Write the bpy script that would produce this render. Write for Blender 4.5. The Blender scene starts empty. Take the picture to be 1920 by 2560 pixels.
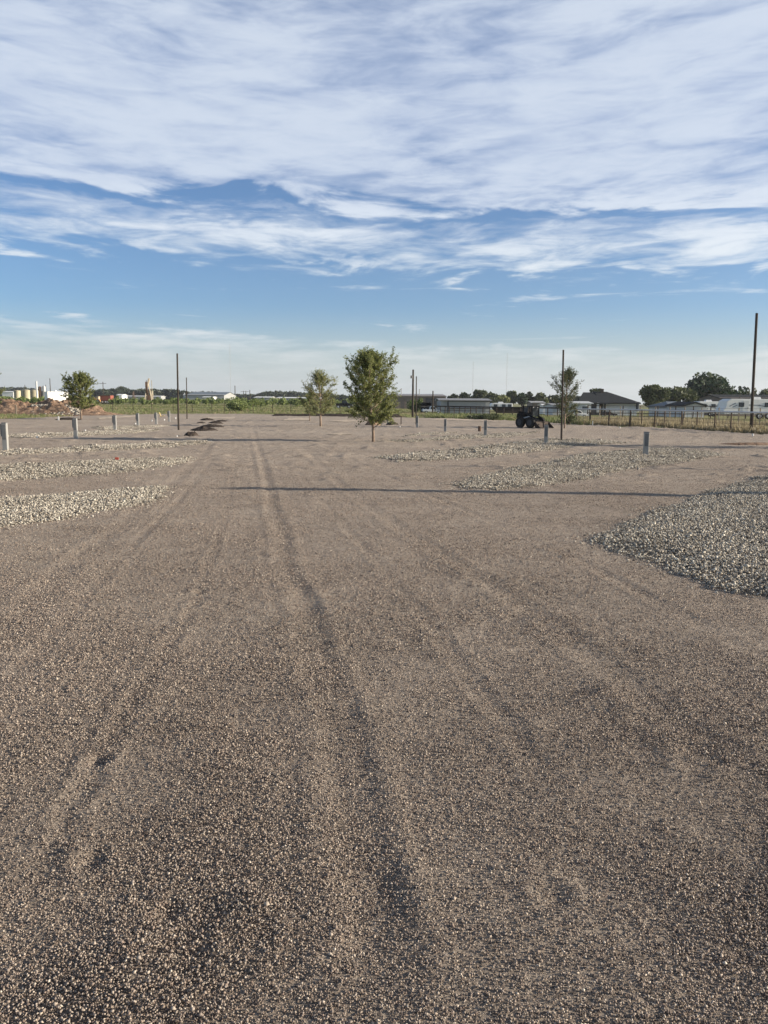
import bpy, math, random
import numpy as np
from mathutils import Vector, Matrix

# ------------------------------------------------------------------ camera, sky, sun, exposure
S = bpy.context.scene
COL = S.collection
R = math.radians
FPX = 2000.0; CX = 960.0; CY = 1280.0; HCAM = 1.6
PITCH = math.atan(275 / FPX); ROLL = 0.0075
F = Vector((0, math.cos(PITCH), -math.sin(PITCH)))
R0 = Vector((1, 0, 0)); U0 = Vector((0, math.sin(PITCH), math.cos(PITCH)))
RV = R0 * math.cos(ROLL) + U0 * math.sin(ROLL)
UV = U0 * math.cos(ROLL) - R0 * math.sin(ROLL)
cam_d = bpy.data.cameras.new('camera'); cam = bpy.data.objects.new('camera', cam_d); COL.objects.link(cam)
cam_d.sensor_fit = 'VERTICAL'; cam_d.sensor_height = 36; cam_d.lens = 36 * FPX / 2560
cam_d.clip_start = 0.05; cam_d.clip_end = 20000
m = Matrix((RV, UV, -F)).transposed().to_4x4(); m.translation = (0, 0, HCAM)
cam.matrix_world = m
S.camera = cam

SUN_EL = 16.0; SUN_AZ = -4.0       # azimuth measured from +X (right of the picture) towards +Y
sd = bpy.data.lights.new('sun', 'SUN'); sun = bpy.data.objects.new('sun', sd); COL.objects.link(sun)
sd.energy = 5.0; sd.angle = R(0.5); sd.color = (1.0, 0.87, 0.70)
sv = Vector((math.cos(R(SUN_EL)) * math.cos(R(SUN_AZ)), math.cos(R(SUN_EL)) * math.sin(R(SUN_AZ)), math.sin(R(SUN_EL))))
sun.rotation_euler = sv.to_track_quat('Z', 'Y').to_euler()
sun.location = sv * 50
S.view_settings.view_transform = 'Standard'; S.view_settings.look = 'None'
S.view_settings.exposure = 0.95; S.view_settings.gamma = 1; S.view_settings.use_curve_mapping = False

W = bpy.data.worlds.new('World'); S.world = W; W.use_nodes = True
nt = W.node_tree; nt.nodes.clear()
def N(t, **k):
    n = nt.nodes.new(t)
    for a, b in k.items(): setattr(n, a, b)
    return n
def L(a, b): nt.links.new(a, b)
def MT(op, a, b=None, c=None, clamp=False):
    n = N('ShaderNodeMath', operation=op, use_clamp=clamp)
    for i, v in enumerate((a, b, c)):
        if v is None: continue
        if isinstance(v, (int, float)): n.inputs[i].default_value = v
        else: L(v, n.inputs[i])
    return n.outputs[0]
def SS(v, a, b):
    n = N('ShaderNodeMapRange', interpolation_type='SMOOTHSTEP'); L(v, n.inputs[0])
    n.inputs[1].default_value = a; n.inputs[2].default_value = b
    return n.outputs[0]
def build_world():
    sky = N('ShaderNodeTexSky', sky_type='NISHITA'); sky.sun_disc = False
    sky.sun_elevation = R(SUN_EL); sky.sun_rotation = R(90 - SUN_AZ)
    sky.air_density = 1.0; sky.dust_density = 0.9; sky.ozone_density = 2.2; sky.altitude = 800
    tc = N('ShaderNodeTexCoord'); sep = N('ShaderNodeSeparateXYZ'); L(tc.outputs['Generated'], sep.inputs[0])
    x, y, z = sep.outputs
    zc = MT('MAXIMUM', z, 0.004)
    zp = MT('ADD', zc, 0.03)
    px = MT('DIVIDE', x, MT('ADD', zc, 0.25)); py = MT('MULTIPLY', MT('LOGARITHM', MT('ADD', zc, 0.05), math.e), 1.0)
    cmb = N('ShaderNodeCombineXYZ'); L(px, cmb.inputs[0]); L(py, cmb.inputs[1])
    def noise(loc, rot, sc, scale, detail, rough, dist=0.0):
        mp = N('ShaderNodeMapping', vector_type='POINT'); L(cmb.outputs[0], mp.inputs[0])
        mp.inputs['Location'].default_value = (loc[0], loc[1], loc[2]); mp.inputs['Rotation'].default_value = (0, 0, R(rot))
        mp.inputs['Scale'].default_value = (sc[0], sc[1], 1)
        n = N('ShaderNodeTexNoise'); L(mp.outputs[0], n.inputs['Vector']); n.inputs['Scale'].default_value = scale
        n.inputs['Detail'].default_value = detail; n.inputs['Roughness'].default_value = rough; n.inputs['Distortion'].default_value = dist
        return n.outputs[0]
    n_big = noise((3.1, 1.7, 0), -22, (0.8, 1.5), 1.9, 4, 0.55, 0.3)
    n_mid = noise((7.3, 4.2, 2), -40, (0.62, 1.5), 4.8, 9, 0.58, 0.5)
    n_fin = noise((1.3, 9.2, 5), -46, (0.5, 1.6), 13, 9, 0.60, 0.5)
    n_wsp = noise((5.6, 2.2, 8), -4, (0.55, 2.4), 3.2, 10, 0.62, 0.7)
    n_edge = noise((2.6, 8.2, 1), -12, (0.8, 1.2), 2.2, 6, 0.6, 0.4)
    # elevation coordinate whose bands wander with the noise and drop a little to the right
    zz = MT('ADD', z, MT('MULTIPLY', MT('SUBTRACT', n_edge, 0.50), 0.045))
    zz = MT('ADD', zz, MT('MULTIPLY', x, 0.022))
    zz = MT('ADD', zz, MT('MULTIPLY', MT('SUBTRACT', n_mid, 0.5), MT('MULTIPLY', SS(z, .10, .16), 0.11)))
    cr = N('ShaderNodeValToRGB'); L(MT('MULTIPLY', zz, 2.0), cr.inputs[0])
    e = cr.color_ramp.elements
    pts = [(0.0, .60), (.085, .60), (.125, .62), (.143, .60), (.165, .22), (.215, .22), (.255, .24), (.30, .30), (.33, .56), (.39, .66), (.418, .62),
           (.432, .46), (.446, .46), (.470, .74), (.60, .84), (.74, .80), (.86, .72), (1.0, .66)]
    while len(e) < len(pts): e.new(0.5)
    for i, (p, v) in enumerate(pts):
        e[i].position = p; e[i].color = (v, v, v, 1)
    cov = cr.outputs[0]
    hi = SS(z, 0.20, 0.26)
    dens = MT('ADD', MT('MULTIPLY', n_big, 0.26), MT('ADD', MT('MULTIPLY', n_mid, 0.42), MT('MULTIPLY', n_fin, 0.32)))
    dens = MT('ADD', MT('MULTIPLY', MT('SUBTRACT', dens, 0.5), MT('ADD', 1.75, MT('MULTIPLY', hi, -0.30))), 0.5)
    a = MT('SUBTRACT', MT('ADD', dens, cov), 0.98)
    a = SS(a, -0.06, 0.36)
    amax = MT('MULTIPLY', MT('ADD', MT('MULTIPLY', hi, -0.12), 0.94), MT('SUBTRACT', 1.0, MT('MULTIPLY', SS(z, .47, .65), .8)))  # cloud cover thinned above the view, unseen, to cut the sky fill light
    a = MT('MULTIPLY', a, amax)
    # thin isolated wisps low in the clear blue
    w = SS(MT('MULTIPLY', MT('ADD', n_wsp, MT('MULTIPLY', n_fin, 0.35)), 1.0), 0.74, 0.92)
    w = MT('MULTIPLY', w, MT('MULTIPLY', SS(z, .06, .09), MT('SUBTRACT', 1.0, SS(z, .15, .20))))
    a = MT('MAXIMUM', a, MT('MULTIPLY', w, 0.75))
    # cloud brightness: brighter where thin near the lower band, greyer in the thick sheet overhead
    sh = MT('ADD', MT('MULTIPLY', n_mid, 0.40), MT('ADD', MT('MULTIPLY', n_big, 0.25), MT('MULTIPLY', n_fin, 0.35)))
    sh = SS(sh, 0.40, 0.60)
    c1 = N('ShaderNodeMixRGB'); L(sh, c1.inputs[0])
    c1.inputs[1].default_value = (0.255, 0.305, 0.405, 1); c1.inputs[2].default_value = (0.385, 0.425, 0.485, 1)
    c2 = N('ShaderNodeMixRGB'); L(MT('SUBTRACT', 1.0, SS(z, .14, .25)), c2.inputs[0])
    L(c1.outputs[0], c2.inputs[1]); c2.inputs[2].default_value = (0.44, 0.475, 0.505, 1)
    bsky = N('ShaderNodeVectorMath', operation='SCALE'); L(sky.outputs[0], bsky.inputs[0]); bsky.inputs['Scale'].default_value = SKY_STRENGTH
    tint = N('ShaderNodeVectorMath', operation='MULTIPLY'); L(bsky.outputs[0], tint.inputs[0]); tv = N('ShaderNodeMixRGB'); L(SS(z, .42, .6), tv.inputs[0]); tv.inputs[1].default_value = (0.72, 1.0, 1.30, 1); tv.inputs[2].default_value = (0.95, 0.95, 0.95, 1); L(tv.outputs[0], tint.inputs[1])  # blue tint dropped above the view, unseen, so the fill light is less blue
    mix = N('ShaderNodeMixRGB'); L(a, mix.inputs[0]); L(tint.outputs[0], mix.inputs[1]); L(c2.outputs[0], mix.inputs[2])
    # pale horizon haze
    hz = N('ShaderNodeMixRGB'); L(MT('MULTIPLY', MT('SUBTRACT', 1.0, SS(z, 0.02, 0.12)), 0.80), hz.inputs[0]); L(mix.outputs[0], hz.inputs[1])
    hz.inputs[2].default_value = (0.275, 0.315, 0.305, 1)
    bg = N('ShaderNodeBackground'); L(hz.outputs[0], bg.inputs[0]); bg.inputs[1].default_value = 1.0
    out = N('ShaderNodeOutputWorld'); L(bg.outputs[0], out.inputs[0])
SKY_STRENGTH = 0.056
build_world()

# ------------------------------------------------------------------ numpy helpers
def _h(ix, iy, seed):
    n = (ix.astype(np.int64) * 374761393 + iy.astype(np.int64) * 668265263 + seed * 974711) & 0xffffffff
    n = ((n ^ (n >> 13)) * 1274126177) & 0xffffffff
    n = n ^ (n >> 16)
    return (n & 0xffffff) / float(0xffffff)
def vn(x, y, seed=0):
    ix = np.floor(x); iy = np.floor(y); fx = x - ix; fy = y - iy
    fx = fx * fx * (3 - 2 * fx); fy = fy * fy * (3 - 2 * fy)
    a = _h(ix, iy, seed); b = _h(ix + 1, iy, seed); c = _h(ix, iy + 1, seed); d = _h(ix + 1, iy + 1, seed)
    return (a * (1 - fx) + b * fx) * (1 - fy) + (c * (1 - fx) + d * fx) * fy
def fbm(x, y, oct=4, seed=0):
    s = 0; a = 0.5; t = 0
    for i in range(oct):
        s = s + a * vn(x * 2 ** i, y * 2 ** i, seed + i); t += a; a *= 0.5
    return s / t
def sstep(v, a, b):
    t = np.clip((np.asarray(v, float) - a) / (b - a), 0, 1); return t * t * (3 - 2 * t)
def terrain(X, Y):
    X = np.asarray(X, float); Y = np.asarray(Y, float)
    a = X / np.maximum(Y, 30.0)
    s = sstep(Y, 75, 210)
    side = sstep(a, -0.15, 0.28)
    z = s * (0.8 * (1 - side) - 0.65 * side)
    return z
def ray(x, y):
    return F + RV * ((x - CX) / FPX) + UV * ((CY - y) / FPX)
def P(x, y):                                  # pixel of the photograph -> point on the ground
    d = ray(x, y); lo = 1.0
    f = lambda t: HCAM + t * d.z / d.y - float(terrain(t * d.x / d.y, t))
    t = 1.0
    while f(t) > 0 and t < 3000: lo = t; t *= 1.04
    hi = t
    for _ in range(30):
        mid = (lo + hi) / 2
        if f(mid) > 0: lo = mid
        else: hi = mid
    return Vector((lo * d.x / d.y, lo, float(terrain(lo * d.x / d.y, lo))))
def AT(x, y, D):                              # pixel at a known distance -> point in space
    d = ray(x, y); return Vector((D * d.x / d.y, D, HCAM + D * d.z / d.y))
def G(x, D):                                  # ground point under pixel column x at distance D
    p = AT(x, 1005 + 0.0075 * (x - 960), D); return Vector((p.x, D, float(terrain(p.x, D))))
def HT(x, ytop, D):                           # height above ground of pixel (x, ytop) at distance D
    return AT(x, ytop, D).z - G(x, D).z

def np_mesh(name, V, Fc, mat, parent=None, smooth=False, attr=None, loc=(0, 0, 0)):
    me = bpy.data.meshes.new(name)
    V = np.asarray(V, np.float32); Fc = np.asarray(Fc, np.int32); k = Fc.shape[1]
    me.vertices.add(len(V)); me.vertices.foreach_set('co', V.ravel())
    me.loops.add(Fc.size); me.loops.foreach_set('vertex_index', Fc.ravel())
    me.polygons.add(len(Fc)); me.polygons.foreach_set('loop_start', np.arange(0, Fc.size, k, dtype=np.int32))
    me.polygons.foreach_set('loop_total', np.full(len(Fc), k, np.int32))
    if smooth: me.polygons.foreach_set('use_smooth', np.ones(len(Fc), bool))
    me.update(calc_edges=True)
    if attr is not None:
        at = me.attributes.new('rnd', 'FLOAT', 'POINT'); at.data.foreach_set('value', np.asarray(attr, np.float32))
    me.materials.append(mat)
    o = bpy.data.objects.new(name, me); COL.objects.link(o); o.location = loc
    if parent: o.parent = parent
    return o

class MB:
    def __init__(s): s.v = []; s.f = []
    def add(s, vs, fs):
        b = len(s.v); s.v += [tuple(v) for v in vs]; s.f += [tuple(i + b for i in f) for f in fs]; return s
    def box(s, c, d, rz=0, top=1.0, ry=0):
        x, y, z = d[0] / 2, d[1] / 2, d[2] / 2; M = Matrix.Translation(c) @ Matrix.Rotation(rz, 4, 'Z') @ Matrix.Rotation(ry, 4, 'Y')
        vs = [M @ Vector(q) for q in ((-x, -y, -z), (x, -y, -z), (x, y, -z), (-x, y, -z), (-x * top, -y * top, z), (x * top, -y * top, z), (x * top, y * top, z), (-x * top, y * top, z))]
        return s.add(vs, [(3, 2, 1, 0), (4, 5, 6, 7), (0, 1, 5, 4), (1, 2, 6, 5), (2, 3, 7, 6), (3, 0, 4, 7)])
    def tube(s, pts, rs, n=8, cap=True):
        pts = [Vector(p) for p in pts]
        if isinstance(rs, (int, float)): rs = [rs] * len(pts)
        rings = []
        for i, p in enumerate(pts):
            t = (pts[min(i + 1, len(pts) - 1)] - pts[max(i - 1, 0)])
            if t.length < 1e-9: t = Vector((0, 0, 1))
            t.normalize(); a = t.orthogonal().normalized() if abs(t.z) < .9 else (Vector((1, 0, 0)) - t * t.x).normalized()
            b = t.cross(a)
            rings.append([p + (a * math.cos(2 * math.pi * k / n) + b * math.sin(2 * math.pi * k / n)) * rs[i] for k in range(n)])
        vs = [v for r in rings for v in r]; fs = []
        for i in range(len(pts) - 1):
            for k in range(n):
                fs.append((i * n + k, i * n + (k + 1) % n, (i + 1) * n + (k + 1) % n, (i + 1) * n + k))
        if cap: fs += [tuple(range(n))[::-1], tuple((len(pts) - 1) * n + k for k in range(n))]
        return s.add(vs, fs)
    def prism(s, prof, y0, y1, axis='Y'):     # profile in (x, z) extruded along y, or (y, z) along x
        n = len(prof)
        if axis == 'Y': vs = [(p[0], y0, p[1]) for p in prof] + [(p[0], y1, p[1]) for p in prof]
        else: vs = [(y0, p[0], p[1]) for p in prof] + [(y1, p[0], p[1]) for p in prof]
        return s.add(vs, [tuple(range(n)), tuple(range(n, 2 * n))[::-1]] + [(i, (i + 1) % n, n + (i + 1) % n, n + i) for i in range(n)])
    def build(s, name, mat, parent=None, loc=(0, 0, 0), bevel=0, smooth=False):
        me = bpy.data.meshes.new(name); me.from_pydata(s.v, [], s.f); me.update(); me.materials.append(mat)
        import bmesh
        bm = bmesh.new(); bm.from_mesh(me); bmesh.ops.recalc_face_normals(bm, faces=bm.faces); bm.to_mesh(me); bm.free()
        if smooth:
            for p in me.polygons: p.use_smooth = True
        o = bpy.data.objects.new(name, me); COL.objects.link(o); o.location = loc
        if parent: o.parent = parent
        if bevel:
            md = o.modifiers.new('bevel', 'BEVEL'); md.width = bevel; md.segments = 2; md.limit_method = 'ANGLE'
        return o
def tag(o, label=None, cat=None, group=None, kind=None):
    if label: o['label'] = label
    if cat: o['category'] = cat
    if group: o['group'] = group
    if kind: o['kind'] = kind
    return o
def thing(name, label, cat, loc=(0, 0, 0), rz=0, group=None, scale=1):
    o = bpy.data.objects.new(name, None); COL.objects.link(o); o.location = loc; o.rotation_euler = (0, 0, rz)
    o.empty_display_size = 0.2
    if scale != 1: o.scale = (scale, scale, scale) if isinstance(scale, (int, float)) else scale
    return tag(o, label, cat, group)
def dup(root, loc, rz=0, label=None, scale=None):
    r = root.copy(); COL.objects.link(r); r.location = loc; r.rotation_euler = (0, 0, rz)
    if label: r['label'] = label
    if scale is not None: r.scale = (scale, scale, scale) if isinstance(scale, (int, float)) else scale
    for ch in list(root.children):
        c = ch.copy(); COL.objects.link(c); c.parent = r
        for g in list(ch.children):
            d = g.copy(); COL.objects.link(d); d.parent = c
    return r

# ------------------------------------------------------------------ materials
def mat(name, col, rough=0.8, metal=0, var=0.12, scale=6, bump=0.0, bscale=40, spec=0.3, streak=None, col2=None):
    m = bpy.data.materials.new(name); m.use_nodes = True; t = m.node_tree; b = t.nodes['Principled BSDF']
    b.inputs['Roughness'].default_value = rough; b.inputs['Metallic'].default_value = metal; b.inputs['Specular IOR Level'].default_value = spec
    tc = t.nodes.new('ShaderNodeTexCoord'); mp = t.nodes.new('ShaderNodeMapping'); t.links.new(tc.outputs['Object'], mp.inputs[0])
    if streak: mp.inputs['Scale'].default_value = streak
    n = t.nodes.new('ShaderNodeTexNoise'); n.inputs['Scale'].default_value = scale; n.inputs['Detail'].default_value = 6; n.inputs['Roughness'].default_value = .65
    t.links.new(mp.outputs[0], n.inputs['Vector'])
    r = t.nodes.new('ShaderNodeValToRGB'); t.links.new(n.outputs[0], r.inputs[0])
    c2 = col2 or tuple(min(1, c * (1 + var)) for c in col); c1 = tuple(c * (1 - var) for c in col) if not col2 else col
    r.color_ramp.elements[0].position = .35; r.color_ramp.elements[1].position = .65
    r.color_ramp.elements[0].color = (*c1, 1); r.color_ramp.elements[1].color = (*c2, 1)
    t.links.new(r.outputs[0], b.inputs['Base Color'])
    if bump:
        n2 = t.nodes.new('ShaderNodeTexNoise'); n2.inputs['Scale'].default_value = bscale; n2.inputs['Detail'].default_value = 8; t.links.new(tc.outputs['Object'], n2.inputs['Vector'])
        bp = t.nodes.new('ShaderNodeBump'); bp.inputs['Strength'].default_value = 1; bp.inputs['Distance'].default_value = bump
        t.links.new(n2.outputs[0], bp.inputs['Height']); t.links.new(bp.outputs[0], b.inputs['Normal'])
    return m
def leaf_mat(name, c1, c2, trans=0.35, scale=1.5):
    m = bpy.data.materials.new(name); m.use_nodes = True; t = m.node_tree; t.nodes.clear()
    a = t.nodes.new('ShaderNodeAttribute'); a.attribute_name = 'rnd'
    r = t.nodes.new('ShaderNodeValToRGB'); t.links.new(a.outputs['Fac'], r.inputs[0])
    r.color_ramp.elements[0].color = (*c1, 1); r.color_ramp.elements[1].color = (*c2, 1)
    d = t.nodes.new('ShaderNodeBsdfPrincipled'); d.inputs['Roughness'].default_value = .55; d.inputs['Specular IOR Level'].default_value = .35
    tr = t.nodes.new('ShaderNodeBsdfTranslucent'); mx = t.nodes.new('ShaderNodeMixShader'); mx.inputs[0].default_value = trans
    o = t.nodes.new('ShaderNodeOutputMaterial')
    t.links.new(r.outputs[0], d.inputs['Base Color']); t.links.new(r.outputs[0], tr.inputs[0])
    t.links.new(d.outputs[0], mx.inputs[1]); t.links.new(tr.outputs[0], mx.inputs[2]); t.links.new(mx.outputs[0], o.inputs[0])
    return m
def stone_mat(name, cols, rough=0.9):
    m = bpy.data.materials.new(name); m.use_nodes = True; t = m.node_tree; b = t.nodes['Principled BSDF']
    b.inputs['Roughness'].default_value = rough; b.inputs['Specular IOR Level'].default_value = .2
    a = t.nodes.new('ShaderNodeAttribute'); a.attribute_name = 'rnd'
    r = t.nodes.new('ShaderNodeValToRGB'); t.links.new(a.outputs['Fac'], r.inputs[0]); e = r.color_ramp.elements
    while len(e) < len(cols): e.new(.5)
    for i, c in enumerate(cols): e[i].position = i / (len(cols) - 1); e[i].color = (*c, 1)
    tc = t.nodes.new('ShaderNodeTexCoord'); n = t.nodes.new('ShaderNodeTexNoise'); n.inputs['Scale'].default_value = 90; n.inputs['Detail'].default_value = 3
    t.links.new(tc.outputs['Object'], n.inputs['Vector'])
    mr = t.nodes.new('ShaderNodeMapRange'); mr.inputs[1].default_value = .3; mr.inputs[2].default_value = .7; mr.inputs[3].default_value = .78; mr.inputs[4].default_value = 1.18
    t.links.new(n.outputs[0], mr.inputs[0])
    # broad patches of warmer and greyer stone over the lot
    n3 = t.nodes.new('ShaderNodeTexNoise'); n3.inputs['Scale'].default_value = .55; n3.inputs['Detail'].default_value = 4; t.links.new(tc.outputs['Object'], n3.inputs['Vector'])
    m3 = t.nodes.new('ShaderNodeMapRange'); m3.inputs[1].default_value = .3; m3.inputs[2].default_value = .7; m3.inputs[3].default_value = .82; m3.inputs[4].default_value = 1.15
    t.links.new(n3.outputs[0], m3.inputs[0])
    mm = t.nodes.new('ShaderNodeMath'); mm.operation = 'MULTIPLY'; t.links.new(mr.outputs[0], mm.inputs[0]); t.links.new(m3.outputs[0], mm.inputs[1])
    v = t.nodes.new('ShaderNodeVectorMath'); v.operation = 'SCALE'; t.links.new(r.outputs[0], v.inputs[0]); t.links.new(mm.outputs[0], v.inputs['Scale'])
    t.links.new(v.outputs[0], b.inputs['Base Color'])
    return m
def ground_mat(name, cols, layers, bumps, rough=.95):
    """cols: ramp colours; layers: (scale, weight, stretch) noises summed; bumps: (scale, distance)"""
    m = bpy.data.materials.new(name); m.use_nodes = True; t = m.node_tree; b = t.nodes['Principled BSDF']
    b.inputs['Roughness'].default_value = rough; b.inputs['Specular IOR Level'].default_value = .15
    tc = t.nodes.new('ShaderNodeTexCoord'); prev = None; tot = sum(l[1] for l in layers)
    for sc, w, st in layers:
        mp = t.nodes.new('ShaderNodeMapping'); mp.inputs['Scale'].default_value = st; t.links.new(tc.outputs['Object'], mp.inputs[0])
        n = t.nodes.new('ShaderNodeTexNoise'); n.inputs['Scale'].default_value = sc; n.inputs['Detail'].default_value = 5; n.inputs['Roughness'].default_value = .65
        t.links.new(mp.outputs[0], n.inputs['Vector'])
        q = t.nodes.new('ShaderNodeMath'); q.operation = 'MULTIPLY_ADD'; t.links.new(n.outputs[0], q.inputs[0]); q.inputs[1].default_value = w / tot
        if prev is None: q.inputs[2].default_value = 0
        else: t.links.new(prev, q.inputs[2])
        prev = q.outputs[0]
    r = t.nodes.new('ShaderNodeValToRGB'); t.links.new(prev, r.inputs[0]); e = r.color_ramp.elements
    while len(e) < len(cols): e.new(.5)
    for i, (p, c) in enumerate(cols): e[i].position = p; e[i].color = (*c, 1)
    t.links.new(r.outputs[0], b.inputs['Base Color'])
    nrm = None
    for sc, ds in bumps:
        n = t.nodes.new('ShaderNodeTexNoise'); n.inputs['Scale'].default_value = sc; n.inputs['Detail'].default_value = 6; n.inputs['Roughness'].default_value = .6
        t.links.new(tc.outputs['Object'], n.inputs['Vector'])
        bp = t.nodes.new('ShaderNodeBump'); bp.inputs['Distance'].default_value = ds; t.links.new(n.outputs[0], bp.inputs['Height'])
        if nrm: t.links.new(nrm, bp.inputs['Normal'])
        nrm = bp.outputs[0]
    if nrm: t.links.new(nrm, b.inputs['Normal'])
    return m

M = {}
M['field'] = ground_mat('field_grass', [(.30, (.11, .13, .045)), (.45, (.16, .175, .065)), (.56, (.24, .22, .105)), (.70, (.34, .28, .17))],
                        [(.05, 1, (1, 1, 1)), (.4, 1, (1, 1, 1)), (6, .8, (1, 1, 1))], [(4, .15)])
M['lot'] = ground_mat('lot_gravel', [(.36, (.148, .122, .100)), (.46, (.302, .252, .206)), (.54, (.412, .350, .287)), (.64, (.56, .485, .40))],
                      [(.16, .45, (.5, 1, 1)), (.9, .4, (.35, 1.3, 1)), (5, .5, (.5, 1, 1)), (24, .8, (1, 1, 1)), (75, 1.0, (1, 1, 1))], [(9, .035), (28, .03), (80, .018)])
M['lotstone'] = stone_mat('brown_crushed_stone', [(.05, .042, .041), (.155, .122, .104), (.28, .230, .190), (.32, .272, .238), (.42, .358, .292), (.25, .188, .152), (.60, .525, .435)])
M['white_bed'] = ground_mat('limestone_bed', [(.30, (.13, .105, .085)), (.5, (.26, .22, .175)), (.68, (.42, .37, .31))],
                            [(.7, .4, (1, 1, 1)), (18, 1, (1, 1, 1)), (40, 1, (1, 1, 1))], [(14, .06), (35, .04)])
M['white_stone'] = stone_mat('limestone', [(.08, .07, .062), (.25, .225, .19), (.40, .37, .315), (.56, .515, .43), (.19, .16, .13), (.72, .68, .58)])
M['redsoil'] = mat('red_soil', (.13, .082, .057), .95, var=.35, scale=1.4, bump=.12, bscale=6, spec=.1, col2=(.29, .205, .145))
M['darksoil'] = mat('dark_soil', (.028, .024, .022), .95, var=.3, scale=5, bump=.05, bscale=14, spec=.1, col2=(.075, .06, .05))
M['rubble'] = mat('concrete_rubble', (.36, .33, .28), .9, var=.25, scale=3, bump=.03)
M['caliche'] = mat('caliche', (.50, .42, .33), .95, var=.15, scale=2, bump=.02, spec=.1)
M['galv'] = mat('galvanised_grey_paint', (.30, .30, .285), .6, 0, var=.1, scale=5, streak=(1, 1, .3))
M['galv_dark'] = mat('grey_enclosure', (.15, .155, .155), .6, 0, var=.1, scale=7)
M['capw'] = mat('pale_grey_cap', (.55, .57, .58), .5, .1, var=.05)
M['steel'] = mat('rusted_dark_steel', (.030, .024, .021), .8, 0, var=.4, scale=9, streak=(3, 3, .4), col2=(.06, .042, .032))
M['wood'] = mat('weathered_pole_wood', (.028, .023, .019), .85, var=.3, scale=8, streak=(6, 6, .3), col2=(.065, .05, .038))
M['fence_brown'] = mat('rusty_brown_fence', (.07, .05, .036), .85, var=.3, scale=8, col2=(.15, .11, .08))
M['palewood'] = mat('pale_post_wood', (.30, .25, .19), .85, var=.25, scale=8, streak=(6, 6, .3))
M['pvc'] = mat('white_pvc', (.80, .80, .77), .4, var=.04)
M['bark'] = mat('young_tree_bark', (.17, .12, .085), .9, var=.3, scale=14, bump=.006, bscale=50, streak=(1, 1, .3), col2=(.30, .235, .18))
M['barkdark'] = mat('dark_bark', (.07, .055, .045), .9, var=.3, scale=8)
M['leafA'] = leaf_mat('elm_leaf', (.08, .105, .035), (.30, .32, .11), .45)
M['leafB'] = leaf_mat('pale_elm_leaf', (.12, .14, .055), (.34, .35, .15), .45)
M['leafC'] = leaf_mat('olive_leaf', (.040, .056, .024), (.118, .138, .060), .3)
M['leafD'] = leaf_mat('dark_evergreen_leaf', (.012, .028, .012), (.040, .075, .026), .2)
M['leafM'] = leaf_mat('mesquite_leaf', (.10, .14, .04), (.26, .31, .11), .4)
M['leafFar'] = leaf_mat('far_foliage', (.020, .033, .020), (.055, .072, .038), .2)
M['drygrass'] = leaf_mat('dry_grass', (.19, .16, .095), (.42, .355, .22), .35)
M['greengrass'] = leaf_mat('green_weed', (.085, .11, .04), (.26, .29, .11), .35)
M['white'] = mat('white_paint', (.74, .74, .72), .45, var=.04, scale=2)
M['whitedirty'] = mat('weathered_white', (.60, .61, .60), .5, var=.10, scale=1.5, streak=(1, 1, .4))
M['bluewhite'] = mat('pale_siding', (.50, .52, .52), .6, var=.06, scale=3)
M['black'] = mat('black_paint', (.012, .012, .014), .65, spec=.15, var=.2)
M['rubber'] = mat('tyre_rubber', (.018, .018, .018), .85, var=.2)
M['glass'] = mat('dark_glass', (.03, .04, .05), .25, var=.1, spec=.45)
M['tan'] = mat('tan_tank_paint', (.44, .40, .28), .55, var=.10, scale=.6, streak=(1, 1, .5))
M['rustpipe'] = mat('rusty_tank', (.26, .17, .12), .7, var=.25, scale=1)
M['orange'] = mat('faded_red_orange_paint', (.26, .085, .06), .7, var=.2, scale=1.5)
M['yellow'] = mat('orange_yellow_machine_paint', (.38, .20, .08), .6, var=.15, scale=2)
M['ochre'] = mat('oilfield_tan_rust', (.26, .21, .15), .7, var=.3, scale=1.2, col2=(.50, .45, .34))
M['rust'] = mat('rusty_counterweight', (.12, .075, .05), .8, var=.3, scale=1.5)
M['roofdark'] = mat('dark_shingle', (.030, .034, .038), .98, spec=.08, var=.2, scale=4, bump=.02, bscale=12)
M['roofblue'] = mat('blue_grey_roof', (.13, .16, .19), .7, var=.12, scale=1)
M['roofgrey'] = mat('grey_metal_roof', (.24, .235, .235), .5, var=.08, scale=.4, streak=(1, .2, 1))
M['brown_wall'] = mat('brown_metal_wall', (.20, .165, .14), .7, var=.08, scale=.4)
M['trim'] = mat('dark_trim', (.05, .05, .055), .6)
M['greywall'] = mat('grey_ribbed_wall', (.33, .34, .34), .6, var=.07, scale=.5)
M['mast'] = mat('grey_lattice_steel', (.33, .34, .35), .6)
M['railw'] = mat('silver_pipe_rail', (.55, .55, .54), .4, .3, var=.1, scale=2)
M['yellowwood'] = mat('fresh_lumber', (.60, .46, .22), .8, var=.12)
M['redflag'] = mat('red_marker', (.62, .12, .08), .7)
M['trimblue'] = mat('faded_navy_decal', (.08, .10, .15), .6)

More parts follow.
